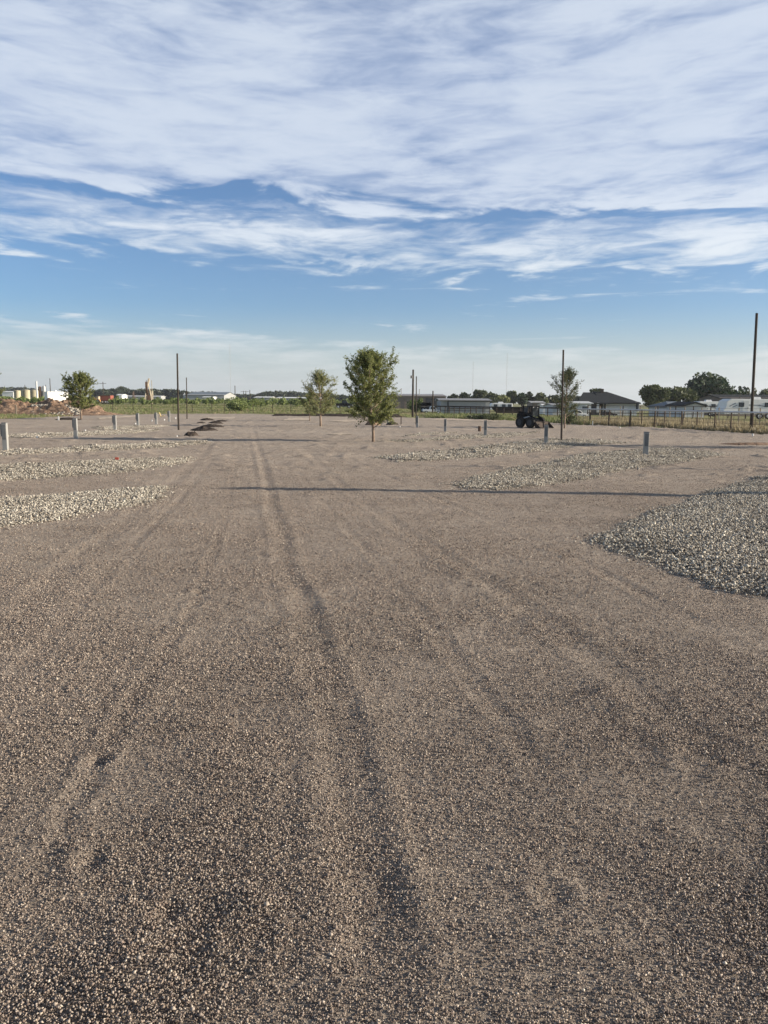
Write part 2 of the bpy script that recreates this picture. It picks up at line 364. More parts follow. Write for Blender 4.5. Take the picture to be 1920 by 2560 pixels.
# ------------------------------------------------------------------ ground and lot
def path_d(pl, X, Y):
    best = np.full(np.shape(X), 1e9); sg = np.zeros(np.shape(X)); end = np.zeros(np.shape(X)); n = len(pl) - 1
    for i in range(n):
        x0, y0 = pl[i]; x1, y1 = pl[i + 1]; dx, dy = x1 - x0, y1 - y0; L2 = dx * dx + dy * dy
        t = ((X - x0) * dx + (Y - y0) * dy) / L2; tc = np.clip(t, 0, 1)
        d = np.hypot(X - x0 - tc * dx, Y - y0 - tc * dy); s_ = np.sign((X - x0) * dy - (Y - y0) * dx)
        e = np.ones(np.shape(X))
        if i == 0: e = e * sstep(t * math.sqrt(L2), -.1, .6)
        if i == n - 1: e = e * (1 - sstep((t - 1) * math.sqrt(L2), -1.0, .1))
        m_ = d < best; best = np.where(m_, d, best); sg = np.where(m_, s_, sg); end = np.where(m_, e, end)
    return best * sg, end
def height(X, Y):                              # relief of the gravel lot (metres)
    X = np.asarray(X, float); Y = np.asarray(Y, float)
    near = 1 / (1 + (Y / 30) ** 2)
    z = (fbm(X * .35, Y * .35, 3, 5) - .5) * .022 + (fbm(X * 2.6, Y * 2.6, 2, 15) - .5) * .010 + (fbm(X * 1.1, Y * .8, 3, 17) - .5) * .045 * sstep(Y, 12, 30) + np.maximum(0, fbm(X * 1.7, Y * 2.5, 3, 19) - .60) * .22 * sstep(Y, 10, 22)
    z = z + (fbm(X * 2.2, Y * 1.4, 4, 11) - .5) * .012 * near + (fbm(X * 9, Y * 9, 3, 14) - .5) * .008 * near
    # ruts that run along the drive, each a groove with two low berms
    for (pl, wd, dp, sd_) in RUTS:
        d, e = path_d(pl, X, Y)
        d = d + (fbm(Y * .8, Y * 0 + sd_, 2, sd_) - .5) * .06 + (fbm(X * 5, Y * 5, 2, sd_ + 9) - .5) * .05
        rag = .25 + 1.5 * fbm(X * 2.1 + sd_, Y * .9, 3, sd_ + 3)
        q = np.abs(d) / wd
        z = z + e * rag * dp * (.50 if sd_ == 21 else .36) * (-np.exp(-q ** 2) + .7 * np.exp(-(q - 1.55) ** 2 * 3))
    # footprints and scuffs
    for (x, y, r, dp) in SCUFF:
        q = ((X - x) ** 2 + ((Y - y) * .8) ** 2) / r ** 2
        z = z + .27 * dp * (.25 + 1.5 * fbm(X * 14, Y * 14, 2, 77)) * (-np.exp(-q * 1.4) + .5 * np.exp(-(np.sqrt(q) - 1.35) ** 2 * 4))
    # tread bars in the tyre track
    tx0, ty0, tx1, ty1 = TREAD; dx, dy = tx1 - tx0, ty1 - ty0; Ln = math.hypot(dx, dy); ux, uy = dx / Ln, dy / Ln
    s = (X - tx0) * ux + (Y - ty0) * uy; d = (X - tx0) * uy - (Y - ty0) * ux
    z = z + .010 * np.maximum(0, np.sin(s * 2 * math.pi / .16 + np.abs(d) * 9)) * np.exp(-(d / .16) ** 4) * sstep(s, 0, .6) * (1 - sstep(s, Ln - 1, Ln)) * (.3 + fbm(X * 2, Y * 2, 2, 71))
    return z
def pr(a): p = P(*a); return (p.x, p.y)
RUTS = [([pr(q) for q in pts], w, d, k) for pts, w, d, k in [
    ([(968, 2550), (930, 2200), (860, 1850), (790, 1600), (715, 1400), (680, 1250), (655, 1150), (630, 1060)], .10, .020, 21),
    ([(905, 2550), (850, 2150), (795, 1850), (735, 1600), (675, 1400), (650, 1250), (632, 1150), (612, 1060)], .07, .010, 22),
    ([(60, 2300), (231, 1920), (370, 1700), (500, 1480), (560, 1300), (590, 1150), (600, 1060)], .05, .010, 24),
    ([(-60, 1640), (170, 1420), (330, 1290), (450, 1190), (540, 1100)], .12, .018, 25),
    ([(-60, 1790), (120, 1600), (300, 1400), (440, 1260), (540, 1140)], .06, .010, 36),
    ([(770, 1130), (850, 1210), (1000, 1320), (1200, 1440), (1480, 1640), (1800, 1880), (2050, 2080)], .10, .013, 26),
    ([(760, 1090), (900, 1160), (1150, 1270), (1450, 1400), (1750, 1560), (1990, 1700)], .07, .011, 28),
    ([(800, 1080), (1020, 1130), (1200, 1180), (1500, 1290)], .06, .009, 35),
    ([(740, 1180), (880, 1330), (1080, 1560), (1300, 1850), (1450, 2100)], .06, .008, 37),
    ([(-60, 1960), (180, 1900), (420, 1880)], .12, .014, 33),
    ([(380, 2330), (290, 2230), (230, 2140)], .06, .014, 29),
    ([(560, 2560), (500, 2380), (470, 2250), (520, 2120)], .12, .022, 23),
    ([(700, 2560), (680, 2400), (610, 2250)], .08, .016, 38)]]
SCUFF = []
for (x, y, r_, dp) in [(1292, 1545, .10, .030), (1445, 1592, .09, .026), (1607, 1800, .07, .025), (1745, 1890, .11, .03), (1735, 1925, .07, .025), (480, 2420, .06, .02),
                       (500, 1478, .06, .035), (488, 1510, .05, .02), (245, 1900, .06, .03), (230, 2150, .06, .03), (640, 2330, .07, .03), 
                       (150, 1380, .06, .03), (985, 1340, .12, .02), (1110, 1375, .1, .016), (860, 1275, .12, .018), (1380, 2240, .06, .03), (420, 2280, .05, .03), (610, 1400, .1, .018), (330, 1740, .05, .02)]:
    p = P(x, y); SCUFF.append((p.x, p.y, r_, dp))
TREAD = (*pr((745, 1500)), *pr((665, 1270)))

def build_ground():
    # one sheet to the horizon, on a fan grid that follows the terrain
    ys = np.concatenate([np.linspace(-60, 60, 7), np.geomspace(66, 6500, 60)]); xs = np.concatenate([-np.geomspace(5500, 20, 36), [0], np.geomspace(20, 5500, 36)])
    X, Y = np.meshgrid(xs, ys); Z = terrain(X, Y) - .06
    V = np.stack([X, Y, Z], -1).reshape(-1, 3); nx = len(xs)
    i, j = np.meshgrid(np.arange(len(ys) - 1), np.arange(nx - 1), indexing='ij'); a = i * nx + j
    Fc = np.stack([a, a + 1, a + nx + 1, a + nx], -1).reshape(-1, 4)
    tag(np_mesh('ground', V, Fc, M['field'], smooth=True), kind='structure')
build_ground()
LOT_EDGE = [(-420, 1052), (0, 1046), (90, 1043), (250, 1036), (450, 1033), (600, 1033), (690, 1035), (900, 1040), (1000, 1042), (1200, 1047), (1300, 1051), (1440, 1060), (1640, 1067), (1740, 1073), (1870, 1081), (1930, 1084), (2300, 1098)]
EA = np.array([pr(p)[0] / pr(p)[1] for p in LOT_EDGE]); ED = np.array([pr(p)[1] for p in LOT_EDGE])
def build_lot():
    a = np.linspace(-.78, .78, 620); ys0 = np.geomspace(.9, 1.0, 1)
    t = np.linspace(0, 1, 760); A, T = np.meshgrid(a, t)
    far = np.interp(a, EA, ED)[None, :] + (fbm(A * 60, A * 0 + 2, 3, 9) - .5) * 3.0
    Y = 1.1 * (far / 1.1) ** T; X = A * Y
    Z = height(X, Y) + terrain(X, Y) + .0 - .075 * sstep(T, .988, 1.0)
    V = np.stack([X, Y, Z], -1).reshape(-1, 3); nx = len(a)
    i, j = np.meshgrid(np.arange(len(t) - 1), np.arange(nx - 1), indexing='ij'); b = i * nx + j
    Fc = np.stack([b, b + 1, b + nx + 1, b + nx], -1).reshape(-1, 4)
    tag(np_mesh('gravel_lot', V, Fc, M['lot'], smooth=True), kind='structure')
build_lot()

rng = np.random.default_rng(7)
OCT = np.array([(1, 0, 0), (-1, 0, 0), (0, 1, 0), (0, -1, 0), (0, 0, 1), (0, 0, -1)], float)
OCTF = np.array([(0, 2, 4), (2, 1, 4), (1, 3, 4), (3, 0, 4), (2, 0, 5), (1, 2, 5), (3, 1, 5), (0, 3, 5)])
_p = (1 + 5 ** .5) / 2
ICO = np.array([(-1, _p, 0), (1, _p, 0), (-1, -_p, 0), (1, -_p, 0), (0, -1, _p), (0, 1, _p), (0, -1, -_p), (0, 1, -_p), (_p, 0, -1), (_p, 0, 1), (-_p, 0, -1), (-_p, 0, 1)]) / math.sqrt(1 + _p * _p)
ICOF = np.array([(0, 11, 5), (0, 5, 1), (0, 1, 7), (0, 7, 10), (0, 10, 11), (1, 5, 9), (5, 11, 4), (11, 10, 2), (10, 7, 6), (7, 1, 8), (3, 9, 4), (3, 4, 2), (3, 2, 6), (3, 6, 8), (3, 8, 9), (4, 9, 5), (2, 4, 11), (6, 2, 10), (8, 6, 7), (9, 8, 1)])
def rotm(n):
    q = rng.normal(size=(n, 4)); q /= np.linalg.norm(q, axis=1)[:, None]; w, x, y, z = q.T
    return np.stack([1 - 2 * (y * y + z * z), 2 * (x * y - z * w), 2 * (x * z + y * w), 2 * (x * y + z * w), 1 - 2 * (x * x + z * z), 2 * (y * z - x * w), 2 * (x * z - y * w), 2 * (y * z + x * w), 1 - 2 * (x * x + y * y)], -1).reshape(n, 3, 3)
def stones(C, s, base='ico', jit=.28):
    T, TF = (ICO, ICOF) if base == 'ico' else (OCT, OCTF); n = len(C); k = len(T)
    V = T[None] * (1 + rng.uniform(-jit, jit, (n, k, 1))) * (s[:, None, None] * rng.uniform(.5, 1.25, (n, 1, 3)))
    V = np.einsum('nij,nkj->nki', rotm(n), V); V[:, :, 2] *= .8; V += C[:, None, :]
    Fc = TF[None] + (np.arange(n) * k)[:, None, None]
    return V.reshape(-1, 3), Fc.reshape(-1, 3), np.repeat(rng.random(n), k)
def cone_pts(n, y0, y1, amax):                 # points spread evenly over the ground inside a wedge
    Y = np.sqrt(rng.uniform(y0 ** 2, y1 ** 2, n)); X = rng.uniform(-amax, amax, n) * Y; return X, Y

ISL = {}                                        # outlines of the pale gravel islands, in pixels
ISL['a'] = [(1478, 1347), (1560, 1312), (1700, 1262), (1830, 1217), (1935, 1192), (2140, 1150), (2300, 1160), (2300, 1700), (2130, 1600), (1935, 1497), (1860, 1478), (1760, 1440), (1690, 1412), (1600, 1388), (1520, 1365)]
ISL['b'] = [(1135, 1212), (1230, 1187), (1350, 1160), (1480, 1134), (1640, 1122), (1740, 1126), (1815, 1137), (1750, 1148), (1640, 1162), (1520, 1184), (1420, 1203), (1330, 1218), (1240, 1226), (1180, 1222)]
ISL['c'] = [(945, 1144), (1020, 1136), (1120, 1127), (1220, 1114), (1300, 1106), (1360, 1101), (1480, 1101), (1560, 1107), (1450, 1114), (1350, 1126), (1240, 1139), (1120, 1149), (1000, 1154)]
ISL['d'] = [(960, 1103), (1060, 1099), (1120, 1092), (1200, 1087), (1340, 1082), (1260, 1093), (1150, 1098), (1040, 1105)]
ISL['e'] = [(-460, 1290), (-200, 1262), (0, 1250), (120, 1240), (260, 1230), (350, 1222), (412, 1216), (414, 1226), (380, 1246), (300, 1270), (190, 1290), (80, 1306), (0, 1320), (-300, 1370), (-460, 1400)]
ISL['f'] = [(-300, 1183), (0, 1166), (110, 1160), (250, 1152), (380, 1147), (470, 1145), (462, 1154), (420, 1166), (300, 1181), (150, 1193), (0, 1202), (-300, 1226)]
ISL['g'] = [(-200, 1142), (0, 1130), (130, 1124), (280, 1114), (420, 1107), (520, 1101), (500, 1110), (400, 1118), (260, 1126), (100, 1134), (0, 1139), (-200, 1152)]
ISL['h'] = [(-60, 1092), (110, 1085), (260, 1078), (400, 1075), (330, 1083), (210, 1089), (60, 1096)]
ISL['i'] = [(230, 1070), (330, 1066), (420, 1064), (380, 1069), (260, 1074)]
ISL['j'] = [(1010, 1092), (1060, 1084), (1140, 1081), (1100, 1086)]
def inside(poly, X, Y):
    r = np.zeros(len(X), bool); n = len(poly)
    for i in range(n):
        x0, y0 = poly[i]; x1, y1 = poly[(i + 1) % n]
        c = ((y0 > Y) != (y1 > Y)) & (X < (x1 - x0) * (Y - y0) / (y1 - y0 + 1e-12) + x0); r ^= c
    return r
def edge_d(poly, X, Y):
    d = np.full(len(X), 1e9); n = len(poly)
    for i in range(n):
        x0, y0 = poly[i]; x1, y1 = poly[(i + 1) % n]; dx, dy = x1 - x0, y1 - y0
        t = np.clip(((X - x0) * dx + (Y - y0) * dy) / (dx * dx + dy * dy + 1e-12), 0, 1)
        d = np.minimum(d, np.hypot(X - x0 - t * dx, Y - y0 - t * dy))
    return d
IW = {k: [pr(p) for p in v] for k, v in ISL.items()}

def build_stones():
    keep_out = lambda X, Y: ~np.any([inside(IW[k], X, Y) for k in ISL], axis=0)
    # near: full cover of small crushed stone
    parts = []
    dg = np.linspace(1.2, 62, 4000); dn = 47000 * np.minimum(1, (2.3 / dg) ** 1.9) * (1 - sstep(dg, 13, 46) * .93); am = np.interp(dg, [1.2, 3, 8, 62], [.74, .66, .58, .53])
    w = dg * dn * 2 * am; cdf = np.concatenate([[0], np.cumsum((w[1:] + w[:-1]) / 2 * np.diff(dg))]); n = int(cdf[-1] / 1.0 * .82); print('stones', n)
    Y = np.interp(rng.random(n) * cdf[-1], cdf, dg); X = rng.uniform(-1, 1, n) * np.interp(Y, dg, am) * Y
    k = keep_out(X, Y) & (Y < np.interp(X / Y, EA, ED) - .8); X, Y = X[k], Y[k]
    coarse = fbm(X * 1.6, Y * 1.3, 3, 40)
    coarse = .5 + (coarse - .5) * .6
    for k_ in (0, 2, 3, 11):
        dd, e_ = path_d(RUTS[k_][0], X, Y); coarse = coarse + .10 * np.exp(-(dd / (RUTS[k_][1] * 1.4)) ** 2) * e_
    drop = rng.random(len(X)) < 1 - .35 * sstep(coarse, .46, .36); X, Y, coarse = X[drop], Y[drop], coarse[drop]
    s = (.0019 + .0033 * rng.random(len(X)) ** 1.6) * np.clip(Y / 2.6, 1, 5.2) ** .36 * (.90 + .20 * sstep(coarse, .42, .68))
    s *= 1 + .6 * (rng.random(len(X)) > .985)
    Z = height(X, Y) + terrain(X, Y) + s * rng.uniform(-.2, 1.6, len(X)) + .010 * rng.random(len(X)) * sstep(coarse, .45, .68)
    parts.append(stones(np.stack([X, Y, Z], -1), s, 'oct', .36))
    off = 0; Vs = []; Fs = []; As = []
    for v, f, a in parts: Vs.append(v); Fs.append(f + off); As.append(a); off += len(v)
    tag(np_mesh('crushed_stone', np.concatenate(Vs), np.concatenate(Fs), M['lotstone'], attr=np.concatenate(As)), 'loose brown crushed stone covering the drive', 'gravel', kind='stuff')
build_stones()

def build_island(key, label, dens, s0, s1, h):
    poly = IW[key]; xs = [p[0] for p in poly]; ys = [p[1] for p in poly]
    x0, x1, y0, y1 = min(xs) - .4, max(xs) + .4, min(ys) - .4, max(ys) + .4
    # bed: a low mound under the stones
    st = max(.12, (y1 - y0) / 160); gx = np.arange(x0, x1 + st, st); gy = np.arange(y0, y1 + st, st); X, Y = np.meshgrid(gx, gy); sh = X.shape
    Xf, Yf = X.ravel(), Y.ravel(); ins = inside(poly, Xf, Yf); d = edge_d(poly, Xf, Yf) * np.where(ins, 1, -1)
    d = d + (fbm(Xf * 1.3, Yf * 1.3, 3, 61) - .5) * .5
    prof = lambda d: h * sstep(d, -.05, .55) - .03 * (1 - sstep(d, -.12, .0)) + .004
    Zf = height(Xf, Yf) + prof(d) + h * .6 * (fbm(Xf * 1.1, Yf * 1.1, 3, 33) - .5) * sstep(d, .1, .6)
    V = np.stack([Xf, Yf, Zf], -1); nx = sh[1]; i, j = np.meshgrid(np.arange(sh[0] - 1), np.arange(nx - 1), indexing='ij'); b = (i * nx + j).ravel()
    k = (d[b] > -.16) & (d[b + 1] > -.16) & (d[b + nx] > -.16) & (d[b + nx + 1] > -.16)
    b = b[k]; Fc = np.stack([b, b + 1, b + nx + 1, b + nx], -1)
    bed = np_mesh('gravel_bed', V, Fc, M['white_bed'], smooth=True); tag(bed, kind='structure')
    n = int(dens * (x1 - x0) * (y1 - y0)); X = rng.uniform(x0, x1, n); Y = rng.uniform(y0, y1, n)
    ins = inside(poly, X, Y); d = edge_d(poly, X, Y) * np.where(ins, 1, -1) + (fbm(X * 1.3, Y * 1.3, 3, 61) - .5) * .5
    kp = (rng.random(n) < sstep(d, -.45, .25) * (.55 + .45 * sstep(fbm(X * 1.9, Y * 1.9, 3, 91), .36, .5))) & (np.abs(X / Y) < .66); X, Y, d = X[kp], Y[kp], d[kp]
    s = rng.uniform(s0, s1, len(X)) * (1 + .6 * (rng.random(len(X)) > .93))
    Z = height(X, Y) + prof(d) + h * .6 * (fbm(X * 1.1, Y * 1.1, 3, 33) - .5) * sstep(d, .1, .6) + s * rng.uniform(-.1, .9, len(X)) + .03 * rng.random(len(X)) ** 3
    v, f, a = stones(np.stack([X, Y, Z], -1), s, 'ico' if key in 'ae' else 'oct', .34)
    tag(np_mesh('white_gravel', v, f, M['white_stone'], attr=a), label, 'gravel', kind='stuff')
build_island('a', 'large pale limestone gravel island at the right edge, nearest the camera', 4396, 0.0054, 0.0142, 0.037)
build_island('b', 'pale limestone gravel island round the nearest right grey pedestal', 2802, 0.0076, 0.0185, 0.030)
build_island('c', 'long pale gravel island below the second right pedestal', 2050, 0.0101, 0.0243, 0.027)
build_island('d', 'thin pale gravel strip beyond the big centre tree', 1637, 0.0112, 0.0256, 0.023)
build_island('e', 'broad pale limestone gravel island at the left edge, nearest the camera', 3361, 0.0062, 0.0154, 0.034)
build_island('f', 'second pale gravel island from the front on the left', 2328, 0.0086, 0.0195, 0.030)
build_island('g', 'third pale gravel strip from the front, at the foot of the nearest left pedestal', 1929, 0.0101, 0.0256, 0.027)
build_island('h', 'thin pale gravel strip at the foot of the second left pedestal', 1307, 0.0112, 0.0288, 0.023)
build_island('i', 'farthest thin pale gravel strip on the left among the small pedestals', 982, 0.0112, 0.0288, 0.020)
build_island('j', 'short pale gravel streak right of the big centre tree', 982, 0.0112, 0.0288, 0.017)

# ------------------------------------------------------------------ mounds
def mound(name, label, cat, x0, x1, ybase, ytop, mt, depth=None, seed=0, peaks=None, kind=None, group=None, rough=.35, res=46, D=None):
    c = P((x0 + x1) / 2, ybase) if D is None else G((x0 + x1) / 2, D)
    w = (x1 - x0) / FPX * c.y; h = HT((x0 + x1) / 2, ytop, c.y); dp = depth or w * .6
    gx = np.linspace(-.55, .55, res); gy = np.linspace(-.55, .55, res); A, B = np.meshgrid(gx, gy)
    if peaks:
        e = np.interp(A, [p[0] for p in peaks], [p[1] for p in peaks]); prof = np.clip(1 - (np.abs(B) / .5) ** 1.6, 0, 1) * e
    else:
        prof = np.clip(1 - (A / .5) ** 2 - (B / .5) ** 2, 0, 1) ** .8
    nz = fbm((A + seed) * 6, (B + seed) * 6, 4, 100 + seed)
    if res > 100: nz = np.clip(.5 + (nz - .5) * 1.3 + (fbm(A * 26, B * 26, 3, 7) - .5) * .75, 0, 1)
    Z = prof * h * (1 - rough + 2 * rough * nz) - .05 * (prof <= 0.01)
    V = np.stack([A * w + (nz - .5) * .04 * w, B * dp, Z], -1).reshape(-1, 3); nx = res
    i, j = np.meshgrid(np.arange(res - 1), np.arange(nx - 1), indexing='ij'); b = i * nx + j
    o = np_mesh(name, V, np.stack([b, b + 1, b + nx + 1, b + nx], -1).reshape(-1, 4), mt, smooth=False, loc=c + Vector((0, dp * .4, 0)))
    return tag(o, label, cat, group, kind), c, w, h
pile, pc, pw, ph = mound('dirt_pile', 'big reddish brown dirt pile with broken concrete at the far left', 'dirt pile', -110, 262, 1037, 1001, M['redsoil'], 7.0, 3,
              [(-.5, 0), (-.38, .75), (-.2, .80), (-.08, .55), (.02, .70), (.10, .95), (.22, .85), (.36, .45), (.5, 0)], rough=.62, res=150)
random.seed(4)
def rock(name, c, s, mt, label=None, cat=None, group=None, parent=None, kind=None):
    v, f, a = stones(np.array([[0, 0, 0]], float), np.array([s]), 'ico', .3)
    o = np_mesh(name, v, f, mt, loc=c, parent=parent)
    return tag(o, label, cat, group, kind)
# broken concrete in the pile: many chunks nobody could count, one object
n = 650; a = rng.uniform(80, 200, n); yb = 1038 - rng.random(n) ** 1.3 * 26
pts = []
for q in range(n):
    p = AT(a[q], yb[q], pc.y - .4 + (1037 - yb[q]) * .09); pts.append(p)
pts = np.array([tuple(p) for p in pts]); v, f, at_ = stones(pts, rng.uniform(.05, .22, n), 'ico', .35); at_ = at_ * .8 + .1
tag(np_mesh('concrete_rubble', v, f, M['white_stone'], attr=at_), 'broken pale concrete chunks spilling down the dirt pile', 'rubble', kind='stuff')
for (x0, x1, yb_, yt, lb) in [(455, 493, 1091, 1079, 'dark soil heap on the left edge of the drive, nearest of the row'),
                              (470, 542, 1077, 1068, 'long low dark soil heap, second from the front of the row'),
                              (495, 560, 1068, 1062, 'low dark soil heap, third from the front of the row'),
                              (516, 556, 1059, 1054, 'low dark soil heap, fourth from the front of the row'),
                              (488, 512, 1058.5, 1055, 'small dark soil clump left of the fourth heap'),
                              (496, 534, 1051, 1046, 'low dark soil heap, farthest of the row beside the drive'),
                              (534, 570, 1054, 1050, 'thin dark soil heap at the right end of the far row')]:
    mound('soil_heap', lb, 'soil heap', x0, x1, yb_, yt, M['darksoil'], .9, int(x0) % 17, group='dark soil heaps beside the drive', rough=.55, res=40)
mound('soil_heap', 'brown soil heap with white stake behind the trunk of the big centre tree', 'soil heap', 912, 952, 1063, 1050, M['redsoil'], 1.2, 5, rough=.3, res=24)
mound('soil_heap', 'dark brown soil heap right of the big centre tree', 'soil heap', 964, 998, 1063, 1055, M['darksoil'], 1.2, 6, rough=.3, res=24)
mound('soil_heap', 'low brown soil heap behind the second left pedestal', 'soil heap', 130, 196, 1050, 1044, M['darksoil'], 1.6, 7, rough=.3, res=24)
mound('soil_heap', 'small dark soil lump on the gravel right of the nearest right pedestal', 'soil heap', 1657, 1676, 1124, 1119, M['darksoil'], .3, 8, rough=.3, res=16)
mound('soil_heap', 'low reddish soil ridge at the right edge of the lot', 'soil heap', 1800, 1990, 1113, 1108, M['redsoil'], 1.2, 9, rough=.5, res=40)
mound('soil_heap', 'grey-brown dirt mound at the right foot of the large dirt pile', 'dirt pile', 225, 262, 1034, 1025, M['lot'], 2.0, 10, rough=.2, res=24)
mound('silt_ridge', 'dark earth ridge along the far edge of the lot behind the trees', 'earth ridge', 680, 1000, 1041, 1034, M['darksoil'], 1.2, 11, [(-.5, 0), (-.48, .7), (0, .8), (.48, .8), (.5, 0)], rough=.5, res=60)
# pale caliche patches on the lot
def patch(poly, mt, z=.012, name='caliche_patch'):
    pts = [P(*p) for p in poly]; n = len(pts); vs = []
    for i in range(n):
        a_, b_ = pts[i], pts[(i + 1) % n]
        for k in range(5):
            q = a_.lerp(b_, k / 5); q.x += random.uniform(-.12, .12); q.y += random.uniform(-.15, .15); q.z = float(height(q.x, q.y)) + z + .01; vs.append(q)
    c = sum(vs, Vector()) / len(vs); mb = MB(); mb.add([c] + vs, [(0, i + 1, (i + 1) % len(vs) + 1) for i in range(len(vs))])
    tag(mb.build(name, mt), kind='structure')
patch([(708, 1052), (720, 1045.5), (772, 1045.5), (776, 1051)], M['caliche'])
patch([(505, 1047), (520, 1043), (588, 1043), (584, 1048)], M['caliche'])
patch([(240, 1046), (262, 1043.5), (345, 1038), (350, 1040.5), (300, 1045), (250, 1048)], M['caliche'])
patch([(1070, 1049), (1110, 1046), (1210, 1049.5), (1260, 1055), (1180, 1053)], M['caliche'])
patch([(820, 1053), (870, 1050), (905, 1052), (860, 1055)], M['caliche'])
patch([(822, 1086), (850, 1084), (880, 1086), (850, 1088)], M['caliche'])

# ------------------------------------------------------------------ pedestals, poles, pipes
def pedestal(x, y, ytop, label, group, side_box, yaw=0):
    p = P(x, y); h = HT(x, ytop, p.y); t = thing('utility_pedestal', label, 'utility pedestal', p - Vector((0, 0, .02)), yaw, group)
    w = .14
    MB().box((0, 0, h / 2), (w, w, h)).build('post', M['galv'], t, bevel=.006)
    MB().box((0, 0, h + .008), (w + .012, w + .012, .02)).build('cap', M['galv_dark'], t, bevel=.004)
    MB().box((0, -w / 2 - .004, h * .70), (w * .78, .012, h * .5)).build('door', M['galv_dark'], t, bevel=.003)
    if side_box:
        b = MB().box((-w / 2 - .022, 0, h * .76), (.04, w * .8, h * .42)).build('outlet_box', M['galv_dark'], t, bevel=.004)
        MB().box((-w / 2 - .044, 0, h * .76), (.004, w * .6, h * .34)).build('lid', M['galv'], b)
    return t
GL = 'grey pedestals left of the drive'; GR = 'grey pedestals right of the drive'
for x, y, yt, lb in [(15, 1130, 1056, 'nearest grey metal pedestal on the left, at the picture edge'), (190, 1097, 1044.5, 'second left grey pedestal, with an outlet box on its side'),
                     (288, 1079, 1037.5, 'third left grey pedestal from the front'), (345, 1067, 1032.5, 'fourth left grey pedestal from the front'),
                     (390.5, 1061, 1031, 'fifth left grey pedestal, left of the tall bare pole'), (423, 1054, 1027, 'smallest far left grey pedestal beside the tall bare pole')]:
    pedestal(x, y, yt, lb, GL, True, R(4))
for x, y, yt, lb in [(1613.5, 1141, 1079, 'nearest right grey pedestal, on the pale gravel island'), (1364.5, 1112, 1062, 'second right grey pedestal, beside the thin bare pole'),
                     (1213, 1092, 1051, 'third right grey pedestal, left of the black loader'), (1113, 1078.5, 1047.5, 'fourth right grey pedestal, alone on the open gravel'),
                     (1043, 1069, 1040, 'fifth right grey pedestal, touching the foot of a bare pole'), (969.5, 1060, 1038, 'farthest right grey pedestal, just right of the big tree')]:
    pedestal(x, y, yt, lb, GR, False, R(-6))
def pole(x, y, xt, yt, wpx, label, mt='wood', name='bare_pole', group=None, base=None):
    p = base or P(x, y); top = AT(xt, yt, p.y); r = wpx / 2 / FPX * p.y
    mb = MB(); d = top - p; mb.tube([p - Vector((0, 0, .15)), p + d * .33, p + d * .66, top, top + Vector((0, 0, .01))], [r * 1.08, r * 1.02, r * .97, r * .92, r * .6], 14)
    o = mb.build(name, M[mt], smooth=False)
    for v in o.data.vertices: v.co -= p
    o.location = p
    return tag(o, label, 'pole', group)
GP = 'bare poles standing on the lot'
pole(446.5, 1076, 443, 884, 4.4, 'tall bare pole left of the drive, beside the dark soil heaps', group=GP)
pole(467.6, 1047, 466, 944, 2.4, 'thin far bare pole just right of the tall left pole', group=GP)
pole(1403.5, 1104.5, 1408.5, 875, 4.8, 'tall thin bare pole in front of the sparse right tree', group=GP)
pole(1877, 1077.5, 1892, 783, 6.6, 'tallest bare pole, at the right edge before the white trailers', group=GP)
pole(1040, 1061.5, 1041, 941, 2.6, 'bare pole behind the fifth right pedestal', group=GP)
# an off-frame utility pole and two more whose shadows cross the drive
def off_pole(tipx, tipy, h, r, label):
    q = P(tipx, tipy); ln = h / math.tan(R(SUN_EL)); b = Vector((q.x + ln * math.cos(R(SUN_AZ)), q.y + ln * math.sin(R(SUN_AZ)), 0))
    mb = MB().tube([(0, 0, -.2), (0, 0, h * .5), (0, 0, h)], [r * 1.15, r, r * .85], 12)
    tag(mb.build('bare_pole', M['wood'], loc=b), label, 'pole', GP)
off_pole(575, 1221, 6.8, .21, 'bare pole beyond the right picture edge casting the long shadow over the drive')
off_pole(1040, 1164, 6.0, .05, 'thin pole beyond the right picture edge casting a faint shadow')
off_pole(1740, 1200, 5.0, .03, 'slim pole beyond the right edge casting the short thin shadow')

GC = 'white capped pipes sticking out of the ground'
def cleanout(x, y, wpx, label, lean=0):
    p = P(x, y); r = wpx / 2 / FPX * p.y; h = r * 2.6; t = thing('pipe_stub', label, 'pipe', p + Vector((0, 0, -.02)), 0, GC)
    MB().tube([(0, 0, -.05), (lean * .5, 0, h * .6), (lean, 0, h * .8)], r * .82, 12).build('pipe', M['pvc'], t, smooth=True)
    MB().tube([(lean, 0, h * .78), (lean, 0, h), (lean, 0, h * 1.06)], [r, r, r * .6], 12).build('cap', M['pvc'], t)
for x, y, w, lb in [(93, 1096, 5, 'white pipe stub right of the nearest left pedestal'), (213.5, 1078, 3.4, 'white pipe stub right of the second left pedestal'),
                    (339, 1061, 3.2, 'white pipe stub left of the fourth left pedestal'), (379.5, 1053.5, 3.4, 'white pipe stub left of the fifth left pedestal'),
                    (411, 1051, 3, 'white pipe stub left of the smallest far pedestal'), (439, 1047, 3, 'white pipe stub just left of the tall left pole, far back'),
                    (442.5, 1092, 3.2, 'white pipe stub beside the nearest dark soil heap'), (1507, 1144, 5.4, 'bright white pipe stub on the gravel island left of the near right pedestal'),
                    (1283.5, 1111, 4.6, 'white leaning pipe stub left of the second right pedestal'), (1549.5, 1070.5, 3, 'white pipe stub in front of the right fence'),
                    (1772.5, 1072, 4, 'white pipe stub at the right fence foot, middle of the three'), (1882, 1090, 4.6, 'white pipe stub beside the tallest right pole'),
                    (1425.5, 1061, 2.6, 'white pipe stub right of the sparse right tree'), (1000, 1068, 2.6, 'white pipe stub left of the fifth right pedestal')]:
    cleanout(x, y, w, lb, .03 if 'leaning' in lb else 0)
